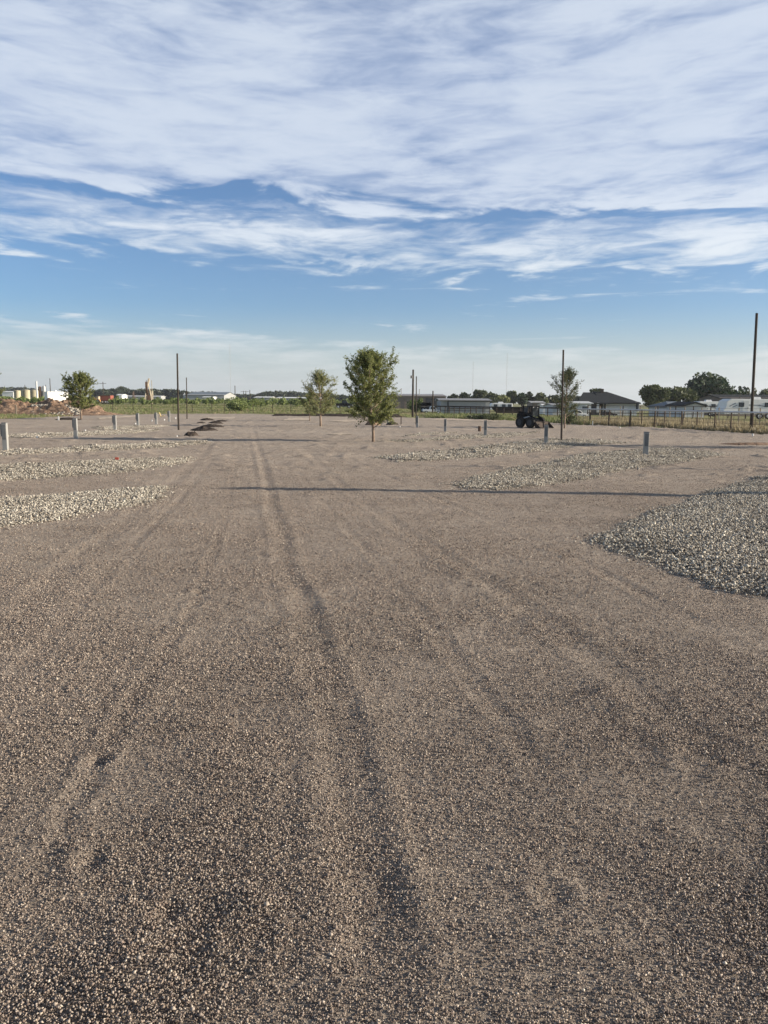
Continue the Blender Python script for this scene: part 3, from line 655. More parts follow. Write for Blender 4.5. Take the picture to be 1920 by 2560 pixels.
def stake(x, y, yt, w, label, mt='palewood', cat='stake', lean=0):
    p = P(x, y); h = HT(x, yt, p.y); r = w / FPX * p.y
    mb = MB().box((0, 0, h / 2 - .03), (r, r * .6, h + .06), top=.85); o = mb.build('wooden_stake' if mt != 'steel' else 'steel_post', M[mt], loc=p)
    o.rotation_euler = (0, lean, 0); return tag(o, label, cat)
stake(41, 1038, 1012, 2.6, 'pale wooden stake in front of the large dirt pile')
stake(146.5, 1051, 1041, 3.2, 'short pale pipe stake at the brown heap behind the second left pedestal', 'pvc')
stake(1002.5, 1062, 1040, 2.2, 'dark weathered stake right of the dark brown soil heap', 'steel', 'post')
stake(1641, 1069, 1057, 1.4, 'thin pale stake before the right fence, left of the near pedestal', 'palewood', lean=.12)
stake(1764.5, 1080, 1068, 1.3, 'thin leaning pale stake left of the middle fence pipe stub', 'palewood', lean=.2)
stake(1879.5, 1076, 1040, 2.6, 'pale fence stake leaning against the tallest right pole', 'palewood', lean=.02)
stake(1481.5, 1064, 1052, 1.6, 'thin white stake at the left end of the right fence', 'pvc')
# rusty bucket and lumber
p = P(1199, 1078); t = thing('barrel', 'dark brown open barrel on the gravel left of the second right pedestal row', 'barrel', p); k = 9 / FPX * p.y
MB().tube([(0, 0, 0), (0, 0, k * .7), (0, 0, k * 1.35)], [k * .42, k * .46, k * .44], 16).build('drum', M['rust'], t)
MB().tube([(0, 0, k * 1.33), (0, 0, k * 1.42)], k * .48, 16).build('rim', M['palewood'], t)
def plank(x0, y0, x1, y1, label, mt='yellowwood', w=.09):
    a_, b_ = P(x0, y0), P(x1, y1); D = a_.y; b2 = AT(x1, y1, D)
    mb = MB().tube([Vector((0, 0, .04)), b2 - a_ + Vector((0, 0, .04))], w / 2, 4); tag(mb.build('lumber_piece', M[mt], loc=a_), label, 'lumber')
plank(1297, 1054, 1277, 1044, 'yellow piece of lumber leaning at the left of the black loader')
plank(403, 1043, 398, 1032, 'splintered yellow board standing behind the fifth left pedestal')
plank(398, 1043, 412, 1040, 'yellow board lying at the foot of the splintered one')
plank(413, 1032, 421, 1036, 'short yellow board leaning by the smallest far pedestal', w=.07)
t = thing('marker_flag', 'small red marker flag on the second left gravel island', 'flag', P(288, 1160)); 
MB().tube([(0, 0, 0), (0, 0, .17)], .006, 6).build('wire', M['palewood'], t)
MB().box((.05, 0, .14), (.09, .006, .06)).build('flag', M['redflag'], t)

# ------------------------------------------------------------------ foliage
def quads(C, s, up=.0, attr=None, asp=.6):
    n = len(C); A = rng.normal(size=(n, 3)); A[:, 2] += up; A /= np.linalg.norm(A, axis=1)[:, None]
    B = rng.normal(size=(n, 3)); B -= (B * A).sum(1)[:, None] * A; B /= np.linalg.norm(B, axis=1)[:, None]
    s = np.broadcast_to(np.asarray(s, float), (n,))[:, None]
    V = np.stack([C - A * s, C + B * s * asp, C + A * s, C - B * s * asp], 1).reshape(-1, 3)
    Fc = np.arange(4 * n).reshape(n, 4); at = np.repeat(rng.random(n) if attr is None else attr, 4)
    return V, Fc, at
def young_tree(name, label, x, y, ytop, xl, xr, ycb, leafm, dens=1.0, leaf=.03, seed=1, lean=0.0, limbs=26, up=1.0, profile=None, group=None, trunk_px=4.5, base=None):
    """x,y base pixel; crown between xl..xr and ytop..ycb"""
    rnd = random.Random(seed); p = base or P(x, y); D = p.y; H = HT(x, ytop, D); hb = HT(x, ycb, D)
    rad = (xr - xl) / 2 / FPX * D; off = ((xl + xr) / 2 - x) / FPX * D
    t = thing(name, label, 'tree', p, 0, group); tr = trunk_px / 2 / FPX * D
    wood = MB(); pts = []; n = 9
    for i in range(n + 1):
        f = i / n; pts.append(Vector((off * f ** 1.4 * .9 + rnd.uniform(-.02, .02) * rad, rnd.uniform(-.03, .03) * rad, f * H * .93 - .05 * (i == 0))))
    wood.tube(pts, [tr * (1.12 - 1.0 * (i / n)) + .004 for i in range(n + 1)], 9)
    prof = profile or [(0, .55), (.2, .95), (.42, 1.0), (.65, .78), (.85, .45), (1, .12)]
    pf = lambda f: float(np.interp(f, [q[0] for q in prof], [q[1] for q in prof]))
    C = []; A = []
    for k in range(limbs):
        f = (k + rnd.random()) / limbs; z = hb * .7 + (H * .90 - hb * .7) * f; q = min(n - 1, int(z / (H * .93) * n)); base_p = pts[q].lerp(pts[q + 1], z / (H * .93) * n - q)
        az = k * 2.39996 + rnd.uniform(-.4, .4); ln = rad * pf(f) * rnd.uniform(.72, 1.18)
        el = rnd.uniform(.30, .80) * up * (.60 + .7 * f) + f * .35; el = min(el, 1.22); d = Vector((math.cos(az) * math.cos(el), math.sin(az) * math.cos(el), math.sin(el)))
        L_ = min(ln / math.cos(el), rad * 1.6); zz_ = L_ * math.sin(el); L_ *= min(1, max(.25, (H * .90 - base_p.z) / max(zz_, 1e-3))); bp = [base_p]; cur = base_p.copy()
        for i in range(6):
            d = (d + Vector((rnd.uniform(-.16, .16), rnd.uniform(-.16, .16), rnd.uniform(-.06, .16)))).normalized(); cur = cur + d * L_ / 6; bp.append(cur.copy())
        r0 = tr * .42 * (1 - f * .55); wood.tube(bp, [r0 * (1 - i / 7.2) for i in range(7)], 5, cap=False)
        for i in range(int(13)):
            g = rnd.uniform(.22, 1.0); s_ = min(5, int(g * 6)); b = bp[s_].lerp(bp[s_ + 1], g * 6 - s_)
            dd = (d + Vector((rnd.gauss(0, .7), rnd.gauss(0, .7), rnd.gauss(.18, .45)))).normalized(); tl = rad * rnd.uniform(.16, .42)
            e = b + dd * tl; m_ = b.lerp(e, .5) + Vector((0, 0, tl * .06))
            wood.tube([b, m_, e], [r0 * .3, r0 * .2, r0 * .08], 3, cap=False)
            nl = int(dens * 1.45 * rnd.uniform(10, 26)); cl = rnd.random()
            for j in range(nl):
                u = rnd.uniform(.15, 1.08); c = b.lerp(e, u); C.append((c.x + rnd.gauss(0, .035), c.y + rnd.gauss(0, .035), c.z + rnd.gauss(0, .035))); A.append(min(1, max(0, .55 * cl + .45 * rnd.random())))
    wood.build('trunk', M['bark'], t, smooth=True)
    V, Fc, at = quads(np.array(C), rng.uniform(leaf * .6, leaf * 1.25, len(C)), .3, np.array(A), .55)
    np_mesh('crown', V, Fc, M[leafm], t, attr=at)
    return t
young_tree('young_tree', 'big leafy young tree in the centre, the tallest on the lot', 934, 1104, 879, 838, 986, 1058, 'leafA', dens=1.7, leaf=.034, seed=3, limbs=64, trunk_px=6.2,
           profile=[(0, .62), (.15, .9), (.35, 1.0), (.55, .95), (.75, .72), (.9, .42), (1, .2)])
young_tree('young_tree', 'paler young tree left of the big centre tree', 802, 1067, 934, 752, 846, 1030, 'leafB', dens=.95, leaf=.036, seed=8, limbs=40, trunk_px=5,
           profile=[(0, .6), (.3, .95), (.6, 1.0), (.85, .75), (1, .35)])
young_tree('young_tree', 'small low young tree behind the paler one', 774, 1053, 985, 750, 800, 1034, 'leafB', dens=.9, leaf=.04, seed=12, limbs=22, trunk_px=2.4)
young_tree('young_tree', 'round young tree in front of the white box by the dirt pile', 203, 1048, 934, 166, 244, 1016, 'leafA', dens=1.3, leaf=.05, seed=17, limbs=56, trunk_px=4, up=.62,
           profile=[(0, .8), (.2, 1), (.5, 1.0), (.8, .75), (1, .35)])
young_tree('young_tree', 'sparse wispy young tree behind the thin right pole', 1411, 1071, 924, 1376, 1456, 1035, 'leafC', dens=.85, leaf=.032, seed=19, limbs=52, trunk_px=3.4, up=1.25,
           profile=[(0, .7), (.3, .95), (.6, 1.0), (.85, .8), (1, .5)])
young_tree('young_tree', 'young tree cut off by the left picture edge', -26, 1048, 918, -66, 15, 1016, 'leafA', dens=.9, leaf=.05, seed=23, limbs=30, trunk_px=4)
young_tree('young_tree', 'young tree beyond the right edge, its shadow behind the near right pedestal', 2300, 1112, 870, 2200, 2390, 1058, 'leafA', dens=.8, leaf=.04, seed=31, limbs=40, trunk_px=6, base=Vector((19.2, 29.8, 0)))
# green base growth under the sparse right tree
def bush_mesh(seed, n=900, lumps=9, leaf=.12, flat=.8):
    r = np.random.default_rng(seed); lc = r.normal(size=(lumps, 3)) * (.42, .42, .25); lc[:, 2] = np.abs(lc[:, 2]) + .35; lr = r.uniform(.25, .5, lumps)
    k = r.integers(0, lumps, n); d = r.normal(size=(n, 3)); d /= np.linalg.norm(d, axis=1)[:, None]
    C = lc[k] + d * (lr[k] * r.uniform(.45, 1.08, n) ** .6)[:, None]; C[:, 2] = np.maximum(C[:, 2] * flat, .02)
    sh = np.clip(.25 + .5 * r.random(lumps)[k] + .35 * (r.random(n) - .4), 0, 1)
    return C, sh
def bush(label, xl, xr, yb, yt, leafm, seed, n=900, leaf=.13, D=None, name='bush', group=None, cat='bush', lumps=9):
    xc = (xl + xr) / 2; p = P(xc, yb) if D is None else G(xc, D); D = p.y; w = (xr - xl) / FPX * D; h = HT(xc, yt, D)
    C, sh = bush_mesh(seed, n, lumps); mn, mx = C.min(0), C.max(0)
    C = C - [(mn[0] + mx[0]) / 2, (mn[1] + mx[1]) / 2, 0]; C *= [w / (mx[0] - mn[0]), w * .8 / (mx[1] - mn[1]), h / mx[2]]
    t = thing(name, label, cat, p, 0, group)
    V, Fc, at = quads(C, rng.uniform(.6, 1.3, n) * leaf, .35, sh, .6); np_mesh('foliage', V, Fc, M[leafm], t, attr=at)
    mb = MB(); rr = random.Random(seed)
    for k in range(6):
        a_ = rr.uniform(0, 6.28); mb.tube([(0, 0, 0), (math.cos(a_) * w * .12, math.sin(a_) * w * .12, h * .35), (math.cos(a_) * w * .3, math.sin(a_) * w * .3, h * .7)], [.05, .035, .01], 5)
    mb.build('stem', M['barkdark'], t)
    return t
bush('leafy undergrowth around the foot of the sparse right tree', 1392, 1452, 1062, 1024, 'leafC', 41, 1500, .05)
GM = 'mesquite bushes beyond the left wire fence'
bush('rounded mesquite bush at the fence, nearest of the mesquites', 563, 642, 1028, 999, 'leafM', 42, 1600, .13, group=GM, lumps=14)
bush('mesquite bush just right of and behind the nearest mesquite', 612, 662, 1018, 996, 'leafM', 43, 1200, .14, group=GM)
bush('dark green mesquite bush left of the small low tree', 720, 772, 1017, 995, 'leafM', 44, 1300, .14, group=GM)
bush('yellow-green bush between the pole and the black heap by the brown warehouse', 1016, 1056, 1032, 995, 'leafM', 45, 1300, .12)
bush('dark low weed clump in front of the grey ribbed shed', 1168, 1246, 1048, 1034, 'leafC', 46, 1300, .08)
bush('dark weed clump left of the black loader', 1210, 1256, 1051, 1034, 'leafC', 47, 1000, .07)
# the mesquite thicket that reads as one mass
def thicket(label, spans, leafm, D0, D1, h0, h1, n_lump, leaf, seed, name='shrub_thicket', per=110, cat='shrubs'):
    r = np.random.default_rng(seed); Cs = []; As = []
    for k in range(n_lump):
        x = r.uniform(*spans); D = r.uniform(D0, D1); g = G(x, D); h = r.uniform(h0, h1); w = h * r.uniform(.9, 1.6)
        c, sh = bush_mesh(int(r.integers(1e6)), per, 4); c = c / [1.0, 1.0, 1.0] * [w * .55, w * .55, h / 1.0]
        Cs.append(c + [g.x, g.y, g.z]); As.append(np.clip(sh + r.uniform(-.2, .2), 0, 1))
    C = np.concatenate(Cs); V, Fc, at = quads(C, rng.uniform(.6, 1.3, len(C)) * leaf, .35, np.concatenate(As), .6)
    return tag(np_mesh(name, V, Fc, M[leafm], attr=at), label, cat, kind='stuff')
thicket('low band of green mesquite scrub across the far left field', (-40, 880), 'leafM', 175, 300, 1.0, 1.9, 330, .26, 5)
thicket('low green scrub around the cream tanks', (-60, 240), 'leafM', 150, 230, .9, 1.7, 90, .24, 6)
# far woods (each reads as one mass)
def wood(label, xs, D, ytops, seed, leaf=1.1, n=60, per=220, yb=None):
    r = np.random.default_rng(seed); Cs = []; As = []
    for k in range(n):
        x = xs[0] + (xs[1] - xs[0]) * (k + r.random()) / n; yt = np.interp(x, [q[0] for q in ytops], [q[1] for q in ytops]) + r.uniform(-.5, 2.5)
        d = D * r.uniform(.95, 1.08); g = G(x, d); h = HT(x, yt, d); w = max((xs[1] - xs[0]) / n / FPX * d * 2.4, h * .9)
        c = r.normal(size=(per, 3)); c /= np.linalg.norm(c, axis=1)[:, None]; c *= r.uniform(.5, 1.0, (per, 1)) ** .5; sh = np.clip(.5 + .0 * c[:, 2] + r.uniform(-.3, .3) + .4 * (r.random(per) - .5), 0, 1)
        c = c * [w / 2, w / 2, h * .52] + [0, 0, h * .5]; c[:, 2] = np.maximum(c[:, 2], .05); Cs.append(c + [g.x, g.y, g.z]); As.append(sh)
    C = np.concatenate(Cs); V, Fc, at = quads(C, rng.uniform(.6, 1.3, len(C)) * leaf, .2, np.concatenate(As), .7)
    return tag(np_mesh('far_wood', V, Fc, M['leafFar'], attr=at), label, 'trees', kind='stuff')
wood('far dark line of trees behind the cream tanks at the left edge', (-60, 100), 800, [(-60, 972), (0, 969), (60, 970), (100, 974)], 1, 2.2, 26)
wood('far dark trees behind the orange trailer and the pumpjacks', (236, 500), 560, [(236, 976), (290, 973), (305, 967), (330, 977), (355, 974), (400, 976), (428, 973), (455, 978), (500, 984)], 2, 1.6, 50)
wood('far low dark trees behind the blue-grey hall', (500, 640), 700, [(500, 981), (545, 982), (570, 988), (600, 987), (625, 988), (640, 990)], 3, 1.8, 34)
wood('far dark trees above the long white roofs, left of the centre', (632, 830), 620, [(632, 991), (650, 984), (675, 980), (720, 980), (760, 984), (830, 984)], 4, 1.7, 44)
wood('distant low tree line seen under the young centre trees', (820, 1000), 500, [(820, 990), (1000, 992)], 5, 1.5, 30, 150)

# background trees on the right one can tell apart
def big_tree(label, xl, xr, ytop, D, leafm, seed, n=1800, leaf=.42, lumps=16, group=None, name='tree', th=.25, cat='tree'):
    xc = (xl + xr) / 2; g = G(xc, D); w = (xr - xl) / FPX * D; h = HT(xc, ytop, D); r = np.random.default_rng(seed)
    t = thing(name, label, cat, g, 0, group)
    d = r.normal(size=(lumps, 3)); d /= np.linalg.norm(d, axis=1)[:, None]; lc = d * r.uniform(.35, .68, (lumps, 1)); lr = r.uniform(.24, .42, lumps)
    k = r.integers(0, lumps, n); e = r.normal(size=(n, 3)); e /= np.linalg.norm(e, axis=1)[:, None]; rad = lr[k] * r.uniform(.35, 1.12, n) ** .55
    C = lc[k] + e * rad[:, None]; sh = np.clip(r.uniform(.2, .8, lumps)[k] + .45 * (r.random(n) - .5), 0, 1)
    mn, mx = C.min(0), C.max(0); C = (C - (mn + mx) / 2) / ((mx - mn) / 2); ch = h * (1 - th)
    C = C * [w / 2, w / 2, ch / 2] + [0, 0, h * th + ch / 2]
    V, Fc, at = quads(C, rng.uniform(.6, 1.3, n) * leaf, .2, sh, .6); np_mesh('crown', V, Fc, M[leafm], t, attr=at)
    mb = MB().tube([(0, 0, -.2), (0, 0, h * .3), (0, 0, h * .7)], [w * .035 + .08, w * .028 + .06, .05], 8)
    for q in range(5):
        a_ = q * 1.3; mb.tube([(0, 0, h * .28), (math.cos(a_) * w * .15, math.sin(a_) * w * .15, h * .5), (math.cos(a_) * w * .3, math.sin(a_) * w * .3, h * .72)], [w * .02 + .03, .06, .03], 5)
    mb.build('trunk', M['barkdark'], t)
    return t
GT = 'trees behind the sheds on the right'
big_tree('low dark tree just right of the brown warehouse', 1118, 1152, 986, 260, 'leafFar', 51, 900, .5, group=GT)
big_tree('dark tree between the brown warehouse and the left radio mast on the right side', 1142, 1180, 982, 262, 'leafFar', 52, 900, .5, group=GT)
big_tree('tall rounded dark tree above the grey ribbed shed', 1178, 1218, 976, 255, 'leafC', 53, 1200, .5, group=GT)
big_tree('olive tree above the right end of the grey ribbed shed', 1212, 1250, 982, 250, 'leafC', 54, 1100, .5, group=GT)
big_tree('light green tree behind the long white camper', 1240, 1274, 987, 240, 'leafB', 55, 1000, .45, group=GT)
big_tree('dark peaked tree right of the right radio mast', 1266, 1292, 978, 258, 'leafC', 56, 1100, .5, group=GT)
big_tree('very dark tree behind the black loader cab', 1290, 1322, 983, 252, 'leafD', 57, 1100, .5, group=GT)
big_tree('dark round tree above the black loader, tallest there', 1312, 1342, 980, 256, 'leafFar', 58, 1100, .5, group=GT)
big_tree('grey-green tree right of the black loader', 1336, 1372, 983, 254, 'leafC', 59, 1100, .5, group=GT)
big_tree('low dark tree left of the thin right pole', 1366, 1396, 988, 262, 'leafFar', 60, 900, .5, group=GT)
big_tree('dark tree behind the sparse young tree on the right', 1390, 1470, 990, 258, 'leafFar', 61, 1300, .5, group=GT)
big_tree('green tree behind the left end of the dark hip roof', 1462, 1512, 971, 215, 'leafC', 62, 1500, .45, group=GT)
big_tree('olive tree right of the dark-roofed house', 1596, 1668, 962, 150, 'leafC', 63, 3600, .28, 22, group=GT, th=.08)
big_tree('olive tree touching the large dark tree on its left', 1652, 1742, 966, 155, 'leafC', 64, 3800, .28, 22, group=GT, th=.08)
big_tree('large broad very dark tree left of the white trailers', 1696, 1842, 930, 185, 'leafD', 65, 5200, .42, 34, group=GT, th=.12)
big_tree('small pointed dark tree right of the large dark tree', 1842, 1862, 966, 200, 'leafD', 66, 600, .35, 10, group=GT)
big_tree('small round tree left of the tallest pole', 1858, 1886, 969, 210, 'leafC', 67, 700, .35, 10, group=GT)
big_tree('small tree right of the tallest pole, farthest right', 1890, 1935, 971, 210, 'leafC', 68, 900, .35, 12, group=GT)

# ------------------------------------------------------------------ grass
def grass(label, fn, n, h0, h1, mt, seed, name='grass', bl=5):
    r = np.random.default_rng(seed); pts = fn(r, n); n = len(pts); Z = terrain(pts[:, 0], pts[:, 1]) - .05
    Cb = np.repeat(np.stack([pts[:, 0], pts[:, 1], Z], -1), bl, 0); m_ = len(Cb); Cb[:, :2] += r.normal(size=(m_, 2)) * .07
    h = np.repeat(r.uniform(h0, h1, n), bl) * r.uniform(.6, 1.1, m_); a_ = r.uniform(0, 6.28, m_); w = h * .07 + .012
    sx, sy = np.cos(a_) * w, np.sin(a_) * w; lx, ly = r.normal(size=m_) * h * .3, r.normal(size=m_) * h * .3
    V = np.stack([Cb - np.stack([sx, sy, w * 0], -1), Cb + np.stack([sx, sy, w * 0], -1), Cb + np.stack([lx, ly, h], -1)], 1).reshape(-1, 3)
    at = np.repeat(np.clip(np.repeat(r.random(n), bl) * .6 + .4 * r.random(m_), 0, 1), 3)
    return tag(np_mesh(name, V, np.arange(3 * m_).reshape(m_, 3), M[mt], attr=at), label, 'grass', kind='stuff')
def band(xa, xb, back0, back1, dens_noise=None):
    def fn(r, n):
        x = r.uniform(xa, xb, n); a_ = (x - 960) / FPX; D = np.interp(a_, EA, ED) + back0 + (back1 - back0) * r.random(n); X = a_ * D * 1.0
        k = fbm(X * .25, D * .12, 3, 3) > (dens_noise or 0); return np.stack([X, D], -1)[k]
    return fn
grass('dry golden grass between the two fences on the right', band(1420, 2050, .2, 22, .42), 13000, .15, .50, 'drygrass', 1)
grass('green weeds along the far right edge of the lot', band(1060, 1470, .0, 20, .40), 5200, .15, .5, 'greengrass', 2)
grass('dry weeds scattered among the green ones right of centre', band(1000, 1470, .0, 30, .45), 2600, .12, .4, 'drygrass', 3)
grass('short green field grass beyond the left wire fence', band(-60, 1100, 1, 75, .35), 15000, .10, .32, 'greengrass', 4)
grass('yellowish dry field grass beyond the left wire fence', band(-60, 1100, 0, 75, .48), 8000, .10, .30, 'drygrass', 5)
grass('green grass patch before the large dirt pile', lambda r, n: np.stack([r.uniform(-.51, -.44, n) * 1, np.ones(n)], -1) * r.uniform(70, 84, n)[:, None], 1400, .06, .18, 'greengrass', 6)

# ------------------------------------------------------------------ fences
def wire_fence(name, label, pts, h, pm, r, rails, mesh=None, wire_r=.008, rail_m='steel', top_rail=None, group=None, post_tops=None, posts_h=None):
    """pts: ground points of posts"""
    o = pts[0]; t = thing(name, label, 'fence', o); hh = posts_h or [h] * len(pts)
    for k, p in enumerate(pts):
        q = p - o; rr = random.Random(k); l = rr.uniform(-.03, .03)
        MB().tube([q - Vector((0, 0, .1)), q + Vector((l, 0, hh[k]))], r, 8).build('post', M[pm], t)
    if rails:
        w = MB()
        for f in rails:
            for a_, b_ in zip(pts[:-1], pts[1:]): w.tube([a_ - o + Vector((0, 0, h * f)), b_ - o + Vector((0, 0, h * f))], wire_r, 4, cap=False)
        w.build('wire', M[rail_m], t)
    if mesh:
        w = MB()
        for a_, b_ in zip(pts[:-1], pts[1:]):
            n_ = max(1, int((b_ - a_).length / mesh))
            for i in range(n_): q = a_.lerp(b_, (i + .5) / n_) - o; w.tube([q, q + Vector((0, 0, h * .95))], wire_r * .8, 4, cap=False)
        w.build('stay_wires', M[rail_m], t)
    if top_rail:
        w = MB()
        w.tube([p - o + Vector((0, 0, h * 1.0)) for p in pts], top_rail[0], 8); w.build('top_rail', M[top_rail[1]], t)
    return t
# left wire fence
px_l = [-60, -5, 60, 130, 190, 240, 282, 333, 380, 433, 481, 530, 561, 633, 682, 727, 790, 850, 905]
wire_fence('wire_fence', 'low wire fence with thin steel posts along the far left side of the lot', [P(x, 1027 + (x - 282) * .0143 if x > 282 else 1027 + (282 - x) * .008) for x in px_l], 1.12, 'steel', .04,
           (.3, .55, .8, 1.0), wire_r=.010)
# dark pipe fence before the grey shed
xs = [1088, 1102, 1113, 1124, 1136, 1149, 1163, 1177, 1191, 1208, 1225, 1242, 1260, 1282, 1302, 1322, 1345, 1370, 1395, 1420, 1440]
fpts = [G(x, 104 - (x - 1088) * .055) for x in xs]
wire_fence('pipe_fence', 'dark steel pipe fence in front of the grey ribbed shed', fpts, HT(1150, 1016.5, 100), 'steel', .055, (.55,), wire_r=.03, top_rail=(.075, 'steel'))
# right pipe fence
xr_ = [(1441, 1060), (1474, 1061), (1522, 1062.5), (1575, 1065), (1604, 1066), (1636, 1067.5), (1660, 1069), (1703, 1071), (1742, 1073.5), (1786, 1076), (1826, 1079), (1880, 1082), (1930, 1085), (1990, 1089)]
fp = [P(x, y - 1.5) for x, y in xr_]
ft = wire_fence('pipe_fence', 'long pipe and wire fence with a silver top rail along the right', fp, 1.15, 'fence_brown', .05, (.2, .4, .6, .8), mesh=.42, wire_r=.011, top_rail=(.055, 'railw'))
# stout wooden posts standing on the fence line
for (x, y, yt, w, lb) in [(1474, 1060, 1031, 4.2, 'stout dark wooden post at the left end of the right fence'), (1521, 1062, 1034, 3.6, 'dark leaning wooden post, second along the right fence'),
                          (1574, 1065, 1030, 4.6, 'thick dark wooden post, third along the right fence'), (1635.5, 1066, 1034, 4.0, 'dark wooden post, fourth along the right fence'),
                          (1703.5, 1069, 1036, 5.2, 'thickest dark wooden post, in line with the large dark tree')]:
    stake(x, y, yt, w, lb, 'wood', 'post', lean=.03)
# second fence with pale posts behind
xs2 = [1500, 1552, 1600, 1640, 1676, 1713, 1755, 1799, 1849, 1902, 1960]
wire_fence('post_fence', 'back fence of pale posts standing in the dry grass on the right', [G(x, 84 - (x - 1500) * .05) for x in xs2], 1.35, 'palewood', .05, (.5, .95), wire_r=.012)
# long dark rail fence further behind
wire_fence('rail_fence', 'dark horizontal rail fence in front of the houses on the right', [G(x, 100) for x in range(1470, 2000, 44)], 1.45, 'steel', .07, (.35, .65, .97), wire_r=.05)

# ------------------------------------------------------------------ buildings
def hip_house(label, xl, xr, yr, ye, D, depth, ridge=(.35, .65), wallm='bluewhite', roofm='roofdark', eave=.5, name='house', windows=(), ybase=None):
    g = G((xl + xr) / 2, D); w = (xr - xl) / FPX * D; he = HT((xl + xr) / 2, ye, D); hr = HT((xl + xr) / 2, yr, D); t = thing(name, label, 'house', g)
    d = depth; MB().box((0, d / 2, he / 2 - .1), (w - 2 * eave, d - 2 * eave, he + .2)).build('wall', M[wallm], t)
    a_ = -w / 2 + w * ridge[0]; b_ = -w / 2 + w * ridge[1]; y2 = d / 2
    MB().add([(-w / 2, 0, he), (w / 2, 0, he), (w / 2, d, he), (-w / 2, d, he), (a_, y2, hr), (b_, y2, hr), (-w / 2, 0, he - .2), (w / 2, 0, he - .2), (w / 2, d, he - .2), (-w / 2, d, he - .2)],
             [(0, 1, 5, 4), (1, 2, 5), (2, 3, 4, 5), (3, 0, 4), (6, 7, 1, 0), (7, 8, 2, 1), (8, 9, 3, 2), (9, 6, 0, 3), (9, 8, 7, 6)]).build('roof', M[roofm], t)
    for (u, zc, ww, hh, mt_) in windows:
        q = MB().box((-w / 2 + u * w, eave - .03, zc), (ww + .16, .08, hh + .16)).build('window', M['white'], t)
        MB().box((-w / 2 + u * w, eave - .085, zc), (ww, .03, hh)).build('pane', M[mt_], q)
    return t, g, w, he, hr
t, g, w, he, hr = hip_house('single-storey pale house with a dark hip roof behind the right fence', 1503, 1602, 978, 1006.5, 135, 14, (.08, .42), windows=[(.12, 1.3, .35, 1.6, 'glass'), (.93, 1.4, .5, 1.5, 'glass')])
# garage wing in front left
lw = AT(1458, 1008, 131).x - g.x; rw = AT(1515, 1008, 131).x - g.x
MB().box(((lw + rw) / 2 + .3, 2.0, he / 2), (rw - lw - .6, 5, he)).build('garage_wing', M['trim'], t)
MB().box((lw + .9, -.9, he / 2), (.35, .35, he)).build('porch_post', M['bluewhite'], t)
MB().box((rw - .5, -.9, he / 2), (.35, .35, he)).build('porch_post', M['bluewhite'], t)
MB().add([(lw - .3, -1.2, he - .05), (rw + 1.4, -1.2, he - .05), (rw + 3.2, 7, he + 1.75), (lw + 2.6, 7, he + 1.75), (lw - .3, -1.2, he - .25), (rw + 1.4, -1.2, he - .25), (rw + 3.2, 7, he - .25), (lw + 2.6, 7, he - .25)],
         [(0, 1, 2, 3), (4, 5, 1, 0), (5, 6, 2, 1), (6, 7, 3, 2), (7, 4, 0, 3), (7, 6, 5, 4)]).build('wing_roof', M['roofdark'], t)
cx = AT(1511, 975, 140).x - g.x; MB().box((cx, 6.5, HT(1511, 977, 141) - .5), (.45, .6, 1.6)).build('chimney', M['barkdark'], t)
hip_house('low blue-grey roofed house behind the rail, left of the white trailers', 1672, 1762, 1003.5, 1016, 120, 10, (.25, .55), wallm='bluewhite', roofm='roofblue', eave=.3, windows=[(.8, 1.0, .6, .9, 'bluewhite')])
# small gabled house left of trailers
def gable(label, xl, xr, yr, ye, D, depth, wallm, roofm, name='shed', ribs=0, over=.3, door=None, cat='shed', front='eave'):
    g = G((xl + xr) / 2, D); w = (xr - xl) / FPX * D; he = HT((xl + xr) / 2, ye, D); hr = HT((xl + xr) / 2, yr, D); t = thing(name, label, cat, g); d = depth
    wl = MB()
    if front == 'eave': wl.prism([(0, -.2), (d, -.2), (d, he), (d / 2, hr - .08), (0, he)], -w / 2, w / 2, 'X')
    else: wl.prism([(-w / 2, -.2), (w / 2, -.2), (w / 2, he), (0, hr - .08), (-w / 2, he)], 0, d, 'Y')
    wl.build('wall', M[wallm], t)
    rf = MB()
    if front == 'eave': rf.prism([(-over, he - .05), (d / 2, hr), (d + over, he - .05), (d + over, he - .13), (d / 2, hr - .1), (-over, he - .13)][::-1], -w / 2 - over, w / 2 + over, 'X')
    else: rf.prism([(-w / 2 - over, he - .05), (0, hr), (w / 2 + over, he - .05), (w / 2 + over, he - .25), (0, hr - .2), (-w / 2 - over, he - .25)], -over, d, 'Y')
    rf.build('roof', M[roofm], t)
    if ribs:
        n_ = int(w / ribs); rb = MB()
        for k in range(1, n_): rb.box((-w / 2 + k * w / n_, -.03, he / 2), (.07, .05, he - .1))
        rb.build('siding_ribs', M[wallm], t)
    return t, g, w, he, hr
gable('small pale gabled outbuilding just left of the white trailers', 1712, 1762, 1004, 1012, 112, 7, 'bluewhite', 'roofdark', 'house', cat='house', front='gable')
t, g, w, he, hr = gable('large brown metal warehouse with a pale grey roof, right of the big tree', 950, 1114, 983, 989.5, 175, 30, 'brown_wall', 'roofgrey', 'warehouse', ribs=1.6, cat='warehouse')
MB().box((w * .35, -.08, he * .45), (4.5, .12, he * .7)).build('door', M['trim'], t)
for (px_, ty) in [(1003, 970), (1048, 973)]:
    q = AT(px_, 984, 184).x - g.x; MB().tube([(q, 8, he), (q, 8, HT(px_, ty, 184))], .1, 8).build('vent_pipe', M['mast'], t)
t, g, w, he, hr = gable('long grey ribbed metal shed behind the dark pipe fence', 1103, 1224, 995.5, 999.5, 112, 9, 'greywall', 'roofgrey', 'shed', ribs=.55)
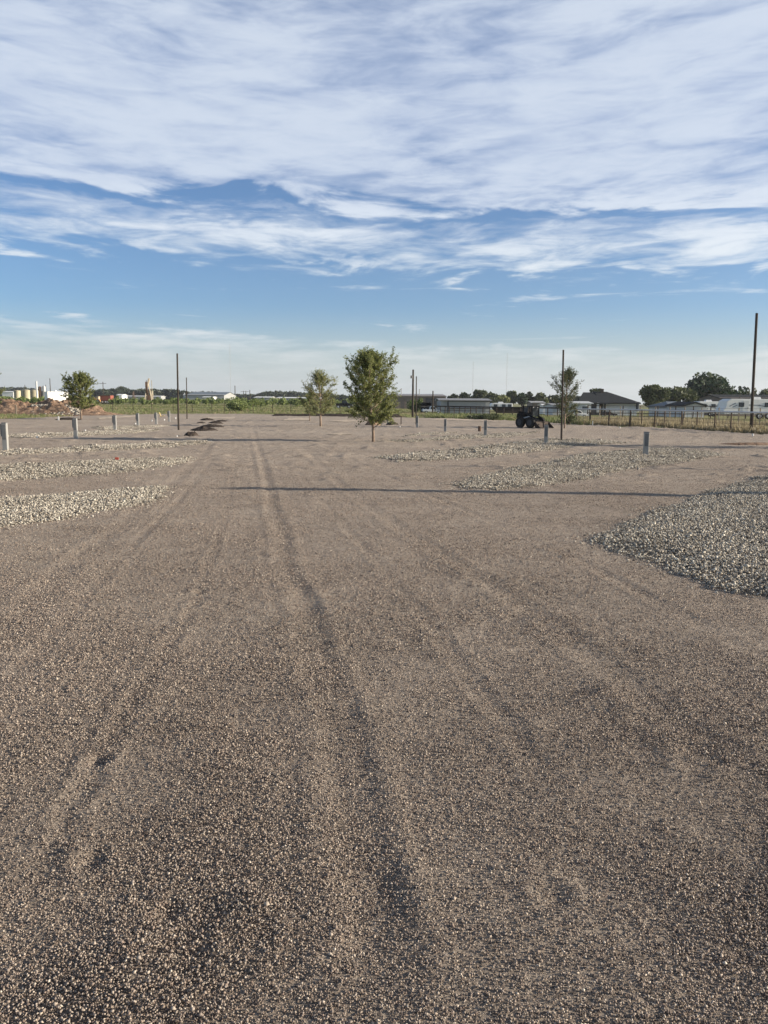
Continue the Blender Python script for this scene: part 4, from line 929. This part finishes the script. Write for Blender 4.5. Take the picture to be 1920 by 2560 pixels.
q = AT(1120, 1000, 112).x - g.x; MB().box((q, -.09, he / 2), (.16, .1, he)).build('corner_trim', M['trim'], t)
MB().box(((q + w / 2) / 2, -.09, he - .16), (w / 2 - q, .1, .14)).build('eave_trim', M['trim'], t)
MB().box(((q + w / 2) / 2, -.09, he * .42), (w / 2 - q, .08, .12)).build('skirt_trim', M['trim'], t)
t, g, w, he, hr = gable('small white shed with a dark window at the left of the dark-roofed house', 1432, 1478, 1003, 1007, 118, 6, 'bluewhite', 'bluewhite', 'shed')
q = MB().box((w * .15, -.04, 1.1), (.9, .06, .65)).build('window', M['white'], t); MB().box((w * .15, -.085, 1.1), (.75, .03, .5)).build('pane', M['glass'], q)
gable('low pale building behind the thin right pole', 1383, 1440, 1008, 1012, 125, 6, 'bluewhite', 'roofgrey', 'shed')
gable('small white shed right of the loader', 1359, 1384, 1009.5, 1012, 150, 4, 'white', 'white', 'shed')
gable('olive green shed roof behind the loader', 1331, 1360, 1002.5, 1006, 160, 6, 'brown_wall', 'greywall', 'shed')
gable('blue-grey arched hall on the far left horizon', 468, 560, 979, 987, 330, 26, 'greywall', 'roofblue', 'hall', cat='hall')
gable('long low white-roofed building left of the centre, leftmost of two', 636, 676, 991, 993.5, 300, 14, 'greywall', 'white', 'barn', cat='barn')
gable('long low white-roofed building left of the centre, rightmost of two', 693, 800, 992.5, 995, 300, 14, 'greywall', 'white', 'barn', cat='barn')
gable('small tan building between the two white-roofed barns', 676, 693, 995, 997, 290, 6, 'greywall', 'tan', 'shed')
gable('long thin white-roofed building behind the pumpjacks', 300, 402, 989, 990.5, 400, 8, 'greywall', 'white', 'barn', cat='barn')
gable('small white-roofed shed left of the small rusty pumpjack', 292, 305, 985, 987.5, 380, 8, 'white', 'white', 'shed')
gable('small white building before the blue-grey hall', 507, 532, 991, 992.5, 280, 6, 'whitedirty', 'white', 'shed')
gable('dark-roofed long building above the white travel trailer', 1800, 1990, 986, 995, 150, 10, 'brown_wall', 'roofdark', 'house', cat='house')
gable('distant white shed row at the far left edge', 6, 34, 977.5, 979.5, 420, 8, 'white', 'white', 'shed')

# ------------------------------------------------------------------ trailers and vehicles
def wheel(parent, c, r, wd=.22, axis='Y', name='wheel', rimm='capw'):
    v = Vector((0, wd / 2, 0)) if axis == 'Y' else Vector((wd / 2, 0, 0)); c = Vector(c)
    o = MB().tube([c - v, c - v * .7, c + v * .7, c + v], [r * .92, r, r, r * .92], 20).build(name, M['rubber'], parent, smooth=False)
    MB().tube([c - v * 1.05, c + v * 1.05], r * .55, 14).build('rim', M[rimm], o)
    return o
def camper(label, xl, xr, yt, D, h=None, front='left', decals=True, rz=0, slope=.12):
    g = G((xl + xr) / 2, D); w = (xr - xl) / FPX * D; h = HT((xl + xr) / 2, yt, D); t = thing('travel_trailer', label, 'trailer', g, rz)
    s = 1 if front == 'left' else -1; b = .55; x0 = -w / 2
    pr_ = [(x0 + w * .02, b), (w / 2, b), (w / 2, h - .12), (w / 2 - .12, h), (x0 + w * slope * .8, h), (x0 + w * slope * .35, h - .25), (x0 + w * .03, h * .62), (x0, h * .42)]
    if s < 0: pr_ = [(-p_[0], p_[1]) for p_ in pr_][::-1]
    MB().prism(pr_, 0, 2.4).build('body', M['white'], t, bevel=.05)
    d = MB(); d.box((0, -.012, b + .22), (w * .86, .012, .09)); d.build('stripe', M['trimblue'], t)
    if decals:
        d = MB()
        for (u, z_, l_, a_) in [(.12, .62, .10, -.5), (.15, .52, .07, -.4), (.42, .60, .16, 0), (.52, .56, .10, .15), (.70, .64, .10, 0), (.72, .36, .14, .6), (.78, .30, .12, .3)]:
            d.box((s * (x0 + u * w), -.014, b + (h - b) * z_), (w * l_, .012, .07), ry=a_)
        d.build('swoosh_decal', M['trimblue'], t)
    for u in (.24, .60, .86):
        q = MB().box((s * (x0 + u * w), -.02, b + (h - b) * .62), (.62, .03, .5)).build('window', M['trim'], t); MB().box((s * (x0 + u * w), -.042, b + (h - b) * .62), (.52, .012, .4)).build('pane', M['glass'], q)
    q = MB().box((s * (x0 + .30 * w), -.02, b + (h - b) * .46), (.7, .03, (h - b) * .82)).build('door', M['whitedirty'], t)
    MB().box((s * (x0 + .30 * w) + .25, -.045, b + (h - b) * .4), (.05, .03, .14)).build('handle', M['trim'], q)
    for u in (.5, .62): wheel(t, (s * (x0 + u * w), .05, .36), .36)
    MB().box((s * (x0 + .5 * w), 1.2, h + .12), (.9, .8, .24), top=.8).build('roof_unit', M['whitedirty'], t)
    MB().tube([(s * (x0 + .1), 1.2, .5), (s * (x0 - .9), 1.2, .45)], .06, 6).build('hitch', M['trim'], t)
    return t
camper('long white travel trailer with a rounded nose and dark decals, cut by the right edge', 1811, 1990, 997.5, 92)
camper('white fifth-wheel trailer with black slash marks beside the large dark tree', 1747, 1808, 1003.5, 118, decals=True, slope=.05)
camper('long low white camper behind the end of the grey ribbed shed', 1226, 1282, 1008, 135, decals=False)
def pickup(label, xl, xr, yt, D, bodym, rz=0, nm='pickup_truck'):
    g = G((xl + xr) / 2, D); w = (xr - xl) / FPX * D; h = HT((xl + xr) / 2, yt, D); t = thing(nm, label, 'pickup truck', g, rz)
    k = w / 5.4; kz = h / 1.85
    MB().prism([(-2.7 * k, .55 * kz), (2.65 * k, .5 * kz), (2.7 * k, .95 * kz), (1.4 * k, 1.12 * kz), (-2.7 * k, 1.12 * kz)], 0, 1.9).build('body', M[bodym], t, bevel=.04)
    c = MB().prism([(-.7 * k, 1.12 * kz), (1.35 * k, 1.12 * kz), (.7 * k, 1.82 * kz), (-.5 * k, 1.85 * kz)], .08, 1.82).build('cab', M[bodym], t, bevel=.04)
    MB().prism([(-.5 * k, 1.18 * kz), (1.1 * k, 1.18 * kz), (.62 * k, 1.72 * kz), (-.4 * k, 1.75 * kz)], .05, .10).build('side_window', M['glass'], c)
    for u in (-1.7, 1.75): wheel(t, (u * k, .05, .38 * kz), .38 * kz)
    MB().box((2.72 * k, .95, .55 * kz), (.1, 1.8, .2 * kz)).build('bumper', M['capw'], t)
    MB().box((2.69 * k, .25, .85 * kz), (.06, .3, .16 * kz)).build('headlight', M['capw'], t); MB().box((2.69 * k, 1.65, .85 * kz), (.06, .3, .16 * kz)).build('headlight', M['capw'], t)
    return t
pickup('white pickup truck parked beside the raised black dump bed', 1058, 1104, 1016, 112, 'white')
pickup('white pickup truck parked before the small white shed', 1424, 1470, 1026, 92, 'white')
pickup('dark pickup truck parked in front of the dark-roofed house', 1500, 1545, 1029, 108, 'black')
pickup('dark vehicle parked behind the big centre tree', 838, 880, 1000, 150, 'black')
# raised black dump bed trailer
g = G(1066, 118); sc = 118 / FPX; t = thing('dump_trailer', 'black dump trailer with its bed raised, left of the grey shed', 'trailer', g)
MB().prism([(-14 * sc, 1.0), (12 * sc, 1.5), (13 * sc, HT(1078, 1014, 118)), (2 * sc, HT(1068, 1007, 118)), (-9 * sc, HT(1056, 1005.5, 118))], 0, 2.2).build('bed', M['black'], t)
MB().box((0, 1.1, .75), (26 * sc, 1.6, .2)).build('chassis', M['trim'], t)
for u in (-8, -1): wheel(t, (u * sc, .1, .42), .42)
# long dark gooseneck trailer
g = G(1290, 98); sc = 98 / FPX; t = thing('flatbed_trailer', 'long dark trailer with high tapered sides behind the black loader', 'trailer', g); zt = HT(1290, 1018, 98); zb = HT(1290, 1033, 98)
MB().prism([(-54 * sc, zt), (52 * sc, zt), (52 * sc, zb), (-40 * sc, zb), (-50 * sc, (zt + zb) / 2)][::-1], 0, 2.4).build('bed', M['steel'], t)
MB().box((0, -.04, zt - .06), (104 * sc, .06, .12)).build('rail', M['trim'], t)
MB().tube([(-47 * sc, .3, zb + .1), (-47 * sc, .3, 0)], .09, 8).build('support_leg', M['steel'], t)
for u in (18, 28, 38): wheel(t, (u * sc, .2, .45), .45)
# orange trailer, yellow machine
g = G(262, 185); sc = 185 / FPX; t = thing('dump_trailer', 'faded red-orange trailer in the far left field', 'trailer', g); zt = HT(262, 988.5, 185)
MB().box((0, 1.1, zt - .68), (28 * sc, 2.2, 1.36), top=1.03).build('bed', M['orange'], t)
MB().box((0, -.03, zt - .05), (28.8 * sc, .08, .14)).build('rim', M['rust'], t)
MB().box((2 * sc, 1.1, zt - 1.45), (22 * sc, 1.4, .2)).build('chassis', M['black'], t)
for u in (-6, 2, 8): wheel(t, (u * sc, .1, .42), .42)
g = G(240, 183); sc = 183 / FPX; t = thing('front_loader', 'small orange-yellow machine at the left end of the red-orange trailer', 'machine', g); z1 = HT(240, 991, 183)
MB().prism([(-7 * sc, .4), (6 * sc, .4), (6 * sc, z1 * .55), (2 * sc, z1 * .6), (-6 * sc, z1 * .85)], 0, 1.6).build('body', M['yellow'], t, bevel=.05)
MB().box((2.5 * sc, .8, z1 * .8), (5 * sc, 1.2, z1 * .4)).build('cab', M['ochre'], t)
for u in (-4, 4): wheel(t, (u * sc, 0, .5), .5)
# white box
g = G(143, 125); sc = 125 / FPX; t = thing('storage_box', 'bright white metal box behind the large dirt pile', 'storage box', g, R(47)); h = HT(143, 980.5, 125)
MB().box((.2, .6, h / 2 + .1), (53 * sc, 18 * sc, h - .2)).build('body', M['white'], t, bevel=.03)
MB().box((.2, .6, h + .03), (54 * sc, 19 * sc, .08)).build('lid', M['white'], t)
MB().box((.1, .6, h + .16), (.25, .25, .2)).build('vent', M['white'], t)
MB().box((.2, .6, .12), (48 * sc, 14 * sc, .24)).build('skid', M['steel'], t)
# tanks
def tank(x0, x1, yt, D, mt, label, cone=.25, group=None):
    g = G((x0 + x1) / 2, D); r = (x1 - x0) / 2 / FPX * D; h = HT((x0 + x1) / 2, yt, D); t = thing('storage_tank', label, 'tank', g, 0, group)
    MB().tube([(0, 0, -.1), (0, 0, h - cone)], r, 32).build('shell', M[mt], t, smooth=False)
    MB().tube([(0, 0, h - cone), (0, 0, h - cone + .06), (0, 0, h)], [r * 1.02, r * 1.02, r * .1], 32).build('roof', M[mt], t)
    MB().tube([(0, 0, h * .5), (0, 0, h * .5 + .06)], r * 1.015, 32).build('band', M[mt], t)
    ld = MB(); ld.tube([(-.2, -r - .12, .2), (-.2, -r - .12, h)], .03, 5); ld.tube([(.2, -r - .12, .2), (.2, -r - .12, h)], .03, 5)
    for k in range(int(h / .4)): ld.tube([(-.2, -r - .12, .3 + k * .4), (.2, -r - .12, .3 + k * .4)], .02, 4)
    ld.build('ladder', M['steel'], t); return t
GTK = 'oilfield tanks at the far left'
tank(36, 52, 975, 210, 'tan', 'small squat cream storage tank, leftmost of the tanks', group=GTK)
tank(56, 78, 973.5, 205, 'tan', 'wide cream storage tank, second from the left', group=GTK)
tank(76, 98, 974, 212, 'tan', 'wide cream storage tank touching the thin stack', group=GTK)
tank(97.5, 105, 965.5, 205, 'rustpipe', 'tall narrow rusty-white tank, left of a pair', group=GTK)
tank(107.5, 115, 964.5, 205, 'whitedirty', 'tall narrow white tank, right of a pair', group=GTK)
g = G(93, 203); MBx = MB().tube([(0, 0, 0), (0, 0, HT(93, 953, 203))], 2.1 / FPX * 203, 12); tag(MBx.build('flare_stack', M['capw'], loc=g), 'thin tall pale stack rising above the cream tanks', 'stack')
# pumpjacks
def pumpjack(label, x, D, ytop, k_rot, mt='ochre', mt2='rust', group='pumpjacks in the far left field', detail=True):
    g = G(x, D); H = HT(x, ytop, D); k = H / 8.6; t = thing('pumpjack', label, 'pumpjack', g, k_rot, group, k)
    MB().box((.5, 0, .25), (8, 1.8, .5)).build('base', M[mt], t)
    sp = MB()
    for sy in (-1, 1):
        sp.tube([(-1.2, sy * 1.0, .4), (0, sy * .18, 5.2)], .13, 6); sp.tube([(1.3, sy * 1.0, .4), (0, sy * .18, 5.2)], .13, 6); sp.tube([(-.75, sy * .68, 2.2), (.8, sy * .68, 2.2)], .08, 5); sp.tube([(-.4, sy * .4, 3.6), (.4, sy * .4, 3.6)], .07, 5)
    sp.build('samson_post', M[mt], t)
    tilt = R(-24)  # head raised
    c, s = math.cos(tilt), math.sin(tilt); T = lambda x_, z_: (x_ * c - z_ * s * 1, 5.3 + x_ * s * -1 * -1 + z_ * c)
    def bp(x_, z_): return (x_ * c + z_ * s, 5.3 - x_ * s + z_ * c)
    MB().prism([bp(-3.0, -.3), bp(-3.0, .3), bp(3.2, .35), bp(3.2, -.35)], -.2, .2).build('walking_beam', M[mt], t)
    hd = [bp(-3.0, .3), bp(-3.0, -.3)] + [bp(-2.4 - 1.1 * math.cos(a_), 2.4 * math.sin(a_)) for a_ in [(-1.05 + 2.1 * i / 8) for i in range(9)]]
    MB().prism([bp(-3.0, -1.9), bp(-3.5, -1.8), bp(-3.85, -.9), bp(-3.95, 0), bp(-3.85, .9), bp(-3.5, 1.8), bp(-3.0, 1.9)], -.28, .28).build('horse_head', M[mt2], t)
    for sy in (-.75, .75):
        MB().prism([(2.4, .9), (3.0, .7), (4.0, 2.6), (3.6, 3.5), (2.8, 3.4), (2.5, 2.4)], sy - .16, sy + .16).build('counterweight', M[mt], t)
        q = bp(3.0, -.2); MB().tube([(2.9, sy, 2.1), (q[0], sy * .9, q[1])], .09, 6).build('pitman_arm', M[mt], t)
    MB().box((2.7, 0, 1.6), (1.5, .9, 1.3)).build('gearbox', M[mt2], t)
    MB().box((4.3, 0, 1.0), (1.2, 1.0, 1.1)).build('engine', M['rust'], t)
    q = bp(-3.9, 0); MB().tube([(q[0], 0, q[1] - 1.2), (-3.9, 0, .2)], .05, 6).build('polished_rod', M['steel'], t)
    return t
pumpjack('tan pumpjack seen nearly end-on, largest of the three', 371, 200, 929, R(100))
pumpjack('small rusty pumpjack left of the large tan one', 334, 330, 971, R(103), 'rust', 'rust')
pumpjack('small pale pumpjack just left of the thin far bare pole', 461, 340, 976, R(101), 'capw', 'whitedirty')

# ------------------------------------------------------------------ skid-steer loader
def loader():
    p = P(1328, 1069.5); H = HT(1328, 1015, p.y); k = H / 2.0
    t = thing('skid_steer_loader', 'black enclosed-cab skid-steer loader parked on the gravel with its bucket down', 'loader', p, R(-50), None, k * 1.0)
    # local: +x forward
    MB().prism([(-1.35, .45), (.75, .35), (.85, .75), (.35, .95), (-.4, 1.0), (-.75, 1.35), (-1.3, 1.25), (-1.4, .8)], -.42, .42).build('chassis', M['black'], t, bevel=.03)
    MB().prism([(-1.38, .9), (-.72, .95), (-.72, 1.4), (-1.25, 1.32)], -.58, .58).build('engine_hood', M['black'], t, bevel=.04)
    c = MB()
    for sx, sy in ((-.65, -.45), (-.65, .45), (.42, -.45), (.48, .45)):
        c.tube([(sx, sy, .9), (sx * .92, sy, 1.97)], .065, 6)
    c.box((-.1, 0, 1.97), (1.25, 1.0, .08)); c.box((-.1, 0, .92), (1.2, .98, .06)); c.box((-.66, 0, 1.45), (.04, .9, .12))
    for sy in (-.46, .46): c.box((-.1, sy, 1.35), (1.1, .03, .05))
    cab = c.build('cab', M['black'], t)
    MB().box((-.3, -.47, 1.62), (.45, .015, .5)).build('side_window', M['glass'], cab)
    MB().box((.44, 0, 1.5), (.015, .8, .8)).build('windscreen', M['glass'], cab)
    MB().box((-.25, 0, 1.15), (.45, .45, .45)).build('seat', M['rubber'], t)
    for sx in (-.72, .48):
        for sy in (-.70, .70): wheel(t, (sx, sy, .50), .50, .34, rimm='trim')
    for sy in (-.52, .52):
        MB().tube([(-1.1, sy, 1.45), (-.3, sy, 1.35), (.7, sy, .95), (1.15, sy, .45), (1.3, sy, .3)], [.09, .09, .08, .08, .07], 6).build('lift_arm', M['black'], t)
        MB().tube([(-.9, sy * .98, .8), (.3, sy * .98, 1.08)], .05, 6).build('cylinder', M['capw'], t)
    b = MB(); b.prism([(1.2, .62), (1.25, .58), (1.32, .10), (1.9, .03), (1.9, .0), (1.25, .04), (1.15, .3)], -.95, .95)
    for sy in (-.95, .93): b.prism([(1.2, .62), (1.9, .03), (1.25, .04), (1.15, .3)], sy, sy + .03)
    b.build('bucket', M['steel'], t)
    MB().box((-1.42, -.3, 1.0), (.03, .16, .1)).build('tail_light', M['redflag'], t)
    MB().box((.42, -.3, 1.9), (.06, .14, .08)).build('work_light', M['capw'], t); MB().box((.42, .3, 1.9), (.06, .14, .08)).build('work_light', M['capw'], t)
loader()

# ------------------------------------------------------------------ utility poles, masts
def utility_pole(x, D, yt, label, arm=True, w=.3, group='far utility poles', arms=1):
    g = G(x, D); h = HT(x, yt, D); t = thing('utility_pole', label, 'utility pole', g, R(random.uniform(-20, 20)), group)
    MB().tube([(0, 0, 0), (0, 0, h)], [w / 2, w * .36], 8).build('pole', M['wood'], t)
    if arm:
        MB().box((0, 0, h * .93), (2.2 * w / .3, .12, .14)).build('crossarm', M['wood'], t)
        for u in (-1, 0.0, 1): MB().tube([(u * w / .3, 0, h * .94), (u * w / .3, 0, h * .94 + .3)], .06, 6).build('insulator', M['capw'], t)
    return t
utility_pole(1032, 88, 924, 'tall utility pole with a small transformer in front of the brown warehouse', arm=False, w=.26)
g = G(1032, 88); tr_ = [o for o in bpy.data.objects if o.get('label', '').startswith('tall utility pole with a small')][0]
MB().tube([(-.2, -.1, HT(1032, 946, 88)), (-.2, -.1, HT(1032, 939, 88))], .12, 10).build('transformer', M['galv_dark'], tr_)
utility_pole(1082, 108, 977, 'dark pole left of the grey ribbed shed', arm=False, w=.22)
utility_pole(127, 300, 946, 'slim pole rising behind the white metal box', arm=False, w=.34)
utility_pole(259, 300, 955, 'utility pole with a crossarm behind the red-orange trailer', w=.34)
utility_pole(588, 380, 964, 'far dark pole left of the tower cluster on the horizon', arm=False, w=.45)
utility_pole(609, 420, 977, 'left pole of the far cluster on the horizon', w=.4)
utility_pole(615, 420, 977, 'right pole of the far cluster on the horizon', w=.4)
utility_pole(625, 420, 975, 'far pole right of the cluster on the horizon', arm=False, w=.5)
utility_pole(64, 330, 962, 'faint far pole above the left cream tank', arm=False, w=.3)
utility_pole(116, 330, 962, 'faint far pole right of the tall white tank', arm=False, w=.3)
utility_pole(1848, 140, 978, 'short white antenna pole above the white travel trailer', arm=False, w=.12)
def mast(x, D, yt, label):
    g = G(x, D); h = HT(x, yt, D); t = thing('radio_mast', label, 'radio mast', g, 0, 'faint guyed radio masts on the horizon'); r = .55
    m_ = MB()
    for k in range(3): a_ = k * 2.094; m_.tube([(r * math.cos(a_), r * math.sin(a_), 0), (r * math.cos(a_), r * math.sin(a_), h)], .09, 4)
    st = h / 40
    for i in range(40):
        for k in range(3):
            a_, b_ = k * 2.094, (k + 1) * 2.094; m_.tube([(r * math.cos(a_), r * math.sin(a_), i * st), (r * math.cos(b_), r * math.sin(b_), (i + 1) * st)], .05, 3, cap=False)
    m_.build('lattice', M['mast'], t)
    gw = MB()
    for f in (.45, .9):
        for k in range(3): a_ = k * 2.094 + .5; gw.tube([(0, 0, h * f), (math.cos(a_) * h * .5, math.sin(a_) * h * .5, 0)], .02, 3, cap=False)
    gw.build('guy_wire', M['mast'], t)
mast(577, 1500, 860, 'tallest faint radio mast on the left, right of the tall bare pole')
mast(1181, 1500, 904, 'shorter faint radio mast above the grey ribbed shed')
mast(1265, 1400, 882, 'faint radio mast left of the black loader')

# ------------------------------------------------------------------ haze
def haze():
    m_ = bpy.data.materials.new('air'); m_.use_nodes = True; t = m_.node_tree; t.nodes.clear()
    v = t.nodes.new('ShaderNodeVolumePrincipled'); v.inputs['Color'].default_value = (.86, .91, 1, 1); v.inputs['Density'].default_value = HAZE; v.inputs['Anisotropy'].default_value = .2
    o = t.nodes.new('ShaderNodeOutputMaterial'); t.links.new(v.outputs[0], o.inputs['Volume'])
    b = MB().box((0, 2950, 70), (12000, 7400, 144)).build('haze', m_); tag(b, 'thin pale haze filling the air over the whole scene', 'haze', kind='stuff')
HAZE = 0.00016
haze()
